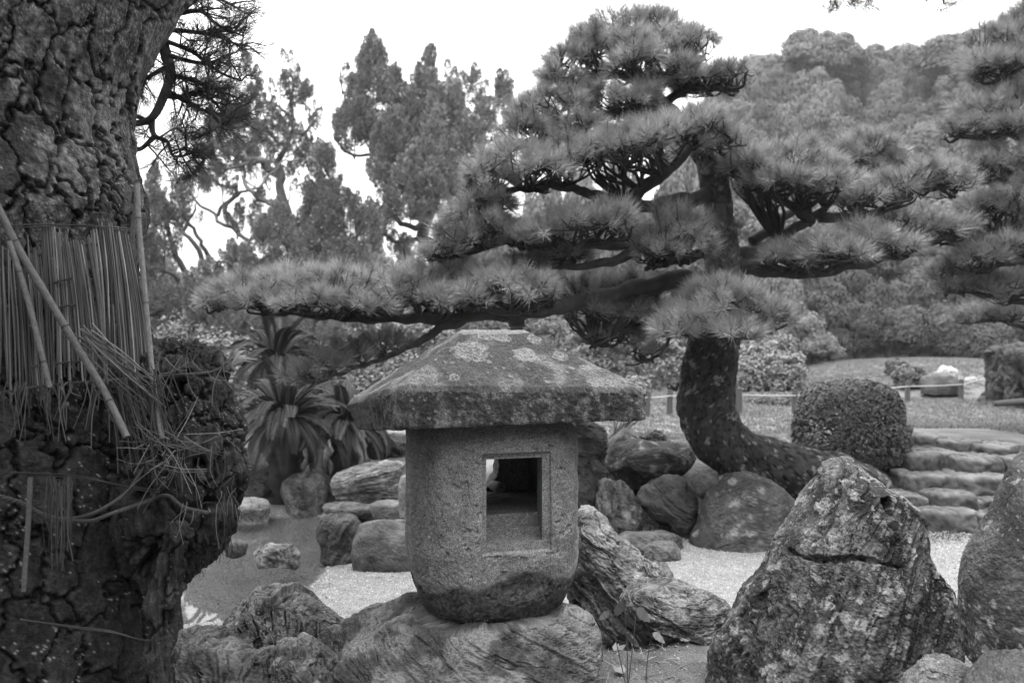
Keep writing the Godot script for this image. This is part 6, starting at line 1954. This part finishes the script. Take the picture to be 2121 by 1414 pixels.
func build_small() -> void:
	# lawn
	var a := Acc.new()
	for k in 9:
		var b := Vector3(rf(-0.03, 0.03), 0, rf(-0.03, 0.03))
		a.tri(b - Vector3(0.003, 0, 0), b + Vector3(rf(-0.025, 0.025), rf(0.012, 0.026), rf(-0.025, 0.025)), b + Vector3(0.003, 0, 0.002), g(rf(0.6, 1.0)))
	var blade := a.mesh(M.leaf)
	var xf := []
	var cs := PackedColorArray()
	while xf.size() < 42000:
		var D := 6.4 + 12.0 * pow(rng.randf(), 1.4)
		var x := rf(0.4, 13.0)
		if absf(x / D) > 0.7:
			continue
		var h := land(x, -D)
		if ground_tone(x, -D, h) > 0.34 or (x > 2.6 and x < 4.2 and D < 7.3):
			continue
		xf.append(Transform3D(Basis(Vector3.UP, rf(0, TAU)) * Basis.from_scale(Vector3.ONE * rf(0.7, 1.5) * (0.6 + D * 0.06)), Vector3(x, h - 0.004, -D)))
		cs.append(g(rf(0.18, 0.24)))
	tag(scatter("grass", blade, xf, cs), "short grass of the lawn and mound", "grass", "", "stuff")
	# twigs, needles and crumbs lying on the soil and the bank
	a = Acc.new()
	a.tube(PackedVector3Array([Vector3(-0.5, 0, 0), Vector3(0, 0.03, 0.03), Vector3(0.5, 0, 0)]), PackedFloat32Array([0.02, 0.02, 0.012]), 4, g(0.9))
	var straw := a.mesh(M.straw)
	xf = []
	cs = PackedColorArray()
	for k in 2600:
		var far := rng.randf() < 0.35
		var x := rf(0.3, 2.6) if far else rf(-1.0, 1.7)
		var D := rf(5.4, 6.4) if far else rf(1.9, 3.3)
		var l := rf(0.03, 0.10) * (1.3 if far else 1.0)
		xf.append(Transform3D(Basis(Vector3.UP, rf(0, TAU)) * Basis(Vector3(0, 0, 1), rf(-0.25, 0.25)) * Basis.from_scale(Vector3(l, 0.055, 0.055) * Vector3(1, 1, 1)), Vector3(x, land(x, -D) + 0.004, -D)))
		cs.append(g(rf(0.06, 0.42)))
	tag(scatter("needle_litter", straw, xf, cs), "fallen pine needles and straw scattered on the soil", "litter", "", "stuff")
	var ico := SphereMesh.new()
	ico.radius = 0.5
	ico.height = 0.8
	ico.radial_segments = 7
	ico.rings = 4
	ico.material = M.pebble
	xf = []
	cs = PackedColorArray()
	for k in 7000:
		var x := rf(-1.1, 1.9)
		var D := rf(1.9, 3.3)
		var s := rf(0.002, 0.006) * (2.2 if rng.randf() < 0.05 else 1.0)
		xf.append(Transform3D(Basis(rdir(), rf(0, TAU)) * Basis.from_scale(Vector3(s, s * 0.7, s)), Vector3(x, land(x, -D) + s * 0.1, -D)))
		cs.append(g(rf(0.05, 0.45)))
	tag(scatter("soil_crumbs", ico, xf, cs), "small crumbs and grit on the bare soil", "grit", "", "stuff")
	# weeds by the lantern
	weed(1300, 1335, 2.45, [[1262, 1268, 0.9], [1292, 1248, 1.3], [1318, 1262, 1.6]], "weed with broad withered leaves on thin stems right of the lantern's base")
	weed(1338, 1338, 2.5, [[1352, 1310, 1.0]], "dry twig with one pale leaf in front of the streaked rock")
	for s in [[1280, 1345, 0.055, "pale curled dead leaf lying flat right of the base stone"], [1285, 1395, 0.05, "dark narrow dead leaf near the bottom edge"], [1390, 1318, 0.06, "long dead leaf lying under the streaked rock"], [1418, 1338, 0.035, "small white dead leaf left of the pointed rock"]]:
		var d: float = 1.10 * 1700.0 / (s[1] - 672.0)
		var c := px(s[0], s[1], d)
		c.y = land(c.x, c.z) + 0.006
		var la := Acc.new()
		var an := rf(0, TAU)
		var dir: Vector3 = Vector3(cos(an), 0.05, sin(an)) * s[2]
		for q in 5:
			var u := (q - 2) * 0.18
			la.leaf(c + Vector3(0, absf(u) * 0.02, 0) - dir * 0.5, dir.rotated(Vector3.UP, u), dir.cross(Vector3.UP) * 0.20, Vector3(0, 0.008, 0), g(rf(0.14, 0.26)))
		var o := piece("dead_leaf", la.mesh(M.leaf, c))
		o.position = c
		tag(o, s[3], "leaf", "dead leaves on the soil")
	# grass and ferny tufts at the old pine's foot
	for s in [[310, 1385, 1.98, 12, 50, 0.055, "grass tuft sprouting beside the old pine's root"], [345, 1345, 2.2, 16, 45, 0.05, "dark needle-leaved seedling at the root's right side"], [400, 1400, 2.1, 8, 45, 0.06, "grass tuft leaning over the low stepped rock"], [480, 755, 2.1, 7, 50, 0.4, "few pale curled blades sprouting from the burl's top edge"]]:
		var c := px(s[0], s[1], s[2])
		var ga := Acc.new()
		for k in s[3]:
			var an := rf(0, TAU)
			var l: float = s[4] * s[2] / F * rf(0.7, 1.2)
			var d := Vector3(cos(an) * 0.7, rf(0.5, 1.0), sin(an) * 0.5 + 0.3).normalized()
			if int(s[0]) == 480:
				d = Vector3(rf(0.3, 1.0), rf(0.2, 0.8), rf(-0.3, 0.3)).normalized()
			var w: Vector3 = d.cross(Vector3(0, 0, 1)).normalized() * (0.004 if s[5] > 0.1 else 0.0012)
			var m1 := c + d * l * 0.6
			var e := c + d * l + Vector3(d.x * 0.3, -0.35, d.z * 0.3) * l * 0.7
			ga.quad(c - w * 0.6, m1 - w, m1 + w, c + w * 0.6, g(s[5] * rf(0.7, 1.3)))
			ga.tri(m1 - w, e, m1 + w, g(s[5] * rf(0.7, 1.3)))
		var o := piece("grass_tuft", ga.mesh(M.leaf, c))
		o.position = c
		tag(o, s[6], "grass tuft")
	# bare stems on the bank behind the lantern roof's corner
	var bs := thing("bare_shrub", px(1275, 905, 6.4), "leafless shrub of thin upright stems under the lantern roof's right corner", "shrub")
	var ba := Acc.new()
	for k in 14:
		var s0 := px(1272 + rf(-12, 14), 908, 6.4 + rf(-0.08, 0.08))
		var e := px(1290 + rf(-40, 60), 860 + rf(-8, 14), 6.4 + rf(-0.2, 0.2))
		ba.tube(curve([s0, s0.lerp(e, 0.5) + Vector3(rf(-0.02, 0.02), 0.02, 0), e], 4), taper(0.006, 0.0025, 9), 5, g(0.07))
	piece("stems", ba.mesh(M.limb, bs.position), bs)

func weed(x: float, y: float, d: float, leaves: Array, label: String) -> void:
	var b := px(x, y, d)
	b.y = land(b.x, b.z)
	var t := thing("weed", b, label, "plant")
	for l in leaves:
		var e := px(l[0], l[1], d + rf(-0.03, 0.03))
		var a := Acc.new()
		a.tube(curve([b, b.lerp(e, 0.5) + Vector3(rf(-0.008, 0.008), 0.015, 0), e], 4), taper(0.0020, 0.0010, 9), 5, g(0.06))
		piece("stem", a.mesh(M.straw, b), t)
		a = Acc.new()
		var dir: Vector3 = (Vector3(e.x - b.x, 0, e.z - b.z).normalized() * 0.8 + Vector3(rf(-0.2, 0.5), rf(-0.55, -0.25), rf(0.0, 0.4))).normalized() * 0.040 * l[2]
		var side: Vector3 = dir.cross(Vector3(0.2, 0.5, 1)).normalized()
		var prev := [e, e]
		for k in range(1, 9):
			var u := k / 8.0
			var m: Vector3 = e + dir * u * 1.2 + Vector3(0, -0.01 * u * u, 0)
			var w: float = 0.011 * l[2] * sin(PI * pow(u, 0.7)) * (1.0 + 0.15 * sin(k * 3.0))
			var cur := [m - side * w, m + side * w]
			a.quad(prev[0], cur[0], cur[1], prev[1], g(rf(0.10, 0.15)))
			prev = cur
		piece("leaf", a.mesh(M.leaf, b), t)


func build_world() -> void:
	var cam := Camera3D.new()
	cam.name = "camera"
	add_child(cam)
	cam.transform = Transform3D(cam_basis, EYE)
	cam.near = 0.05
	cam.far = 400.0
	var at := CameraAttributesPhysical.new()
	at.frustum_focal_length = 28.85
	at.frustum_focus_distance = 2.55
	at.frustum_near = 0.05
	at.frustum_far = 400.0
	at.exposure_aperture = 3.6
	cam.attributes = at
	cam.fov = rad_to_deg(2.0 * atan(707.0 / F))
	cam.current = true
	var sm := ProceduralSkyMaterial.new()
	sm.sky_top_color = Color(1.42, 1.42, 1.42)
	sm.sky_horizon_color = Color(0.73, 0.73, 0.73)
	sm.sky_curve = 0.6
	sm.ground_bottom_color = Color(0.35, 0.35, 0.35)
	sm.ground_horizon_color = Color(0.5, 0.5, 0.5)
	sm.sky_energy_multiplier = 1.0
	var sky := Sky.new()
	sky.sky_material = sm
	var env := Environment.new()
	env.background_mode = Environment.BG_SKY
	env.sky = sky
	env.tonemap_mode = Environment.TONE_MAPPER_LINEAR
	env.tonemap_exposure = 2.7
	env.sdfgi_enabled = true
	env.ssao_enabled = true
	env.ssil_enabled = true
	env.fog_enabled = true
	env.fog_density = 0.0010
	env.fog_light_color = Color(0.95, 0.95, 0.95)
	var we := WorldEnvironment.new()
	we.name = "environment"
	we.environment = env
	add_child(we)
	var sun := DirectionalLight3D.new()
	sun.name = "sun"
	sun.light_energy = 0.4
	sun.light_angular_distance = 25.0
	sun.shadow_enabled = true
	sun.sky_mode = DirectionalLight3D.SKY_MODE_LIGHT_ONLY
	add_child(sun)
	sun.rotation_degrees = Vector3(-72, -40, 0)

var t_last := 0
func lap(what: String) -> void:
	var now := Time.get_ticks_msec()
	print(what, " ", now - t_last, " ms")
	t_last = now

func _ready() -> void:
	build_world()
	rng.seed = 20240611
	make_noise()
	make_materials()
	tuft = make_tuft(60, 0.080, 0.0016, 1.15)
	tuft_thin = make_tuft(40, 0.095, 0.0009, 0.95)
	t_last = Time.get_ticks_msec()
	build_ground(); lap("ground")
	make_crowns(); make_flames(); lap("protos")
	build_woods(); lap("woods")
	build_added_trees()
	build_junipers(); lap("junipers")
	build_shrubs(); lap("shrubs")
	build_main_pine(); lap("main pine")
	build_right_pine(); lap("right pine")
	build_rocks(); lap("rocks")
	build_steps(); lap("steps")
	build_cycads(); lap("cycads")
	build_clipped_shrub(); lap("clipped")
	build_fence(); lap("fence")
	build_old_pine(); lap("old pine")
	build_trunk_wrap(); lap("wrap")
	build_lantern(); lap("lantern")
	build_small(); lap("small")
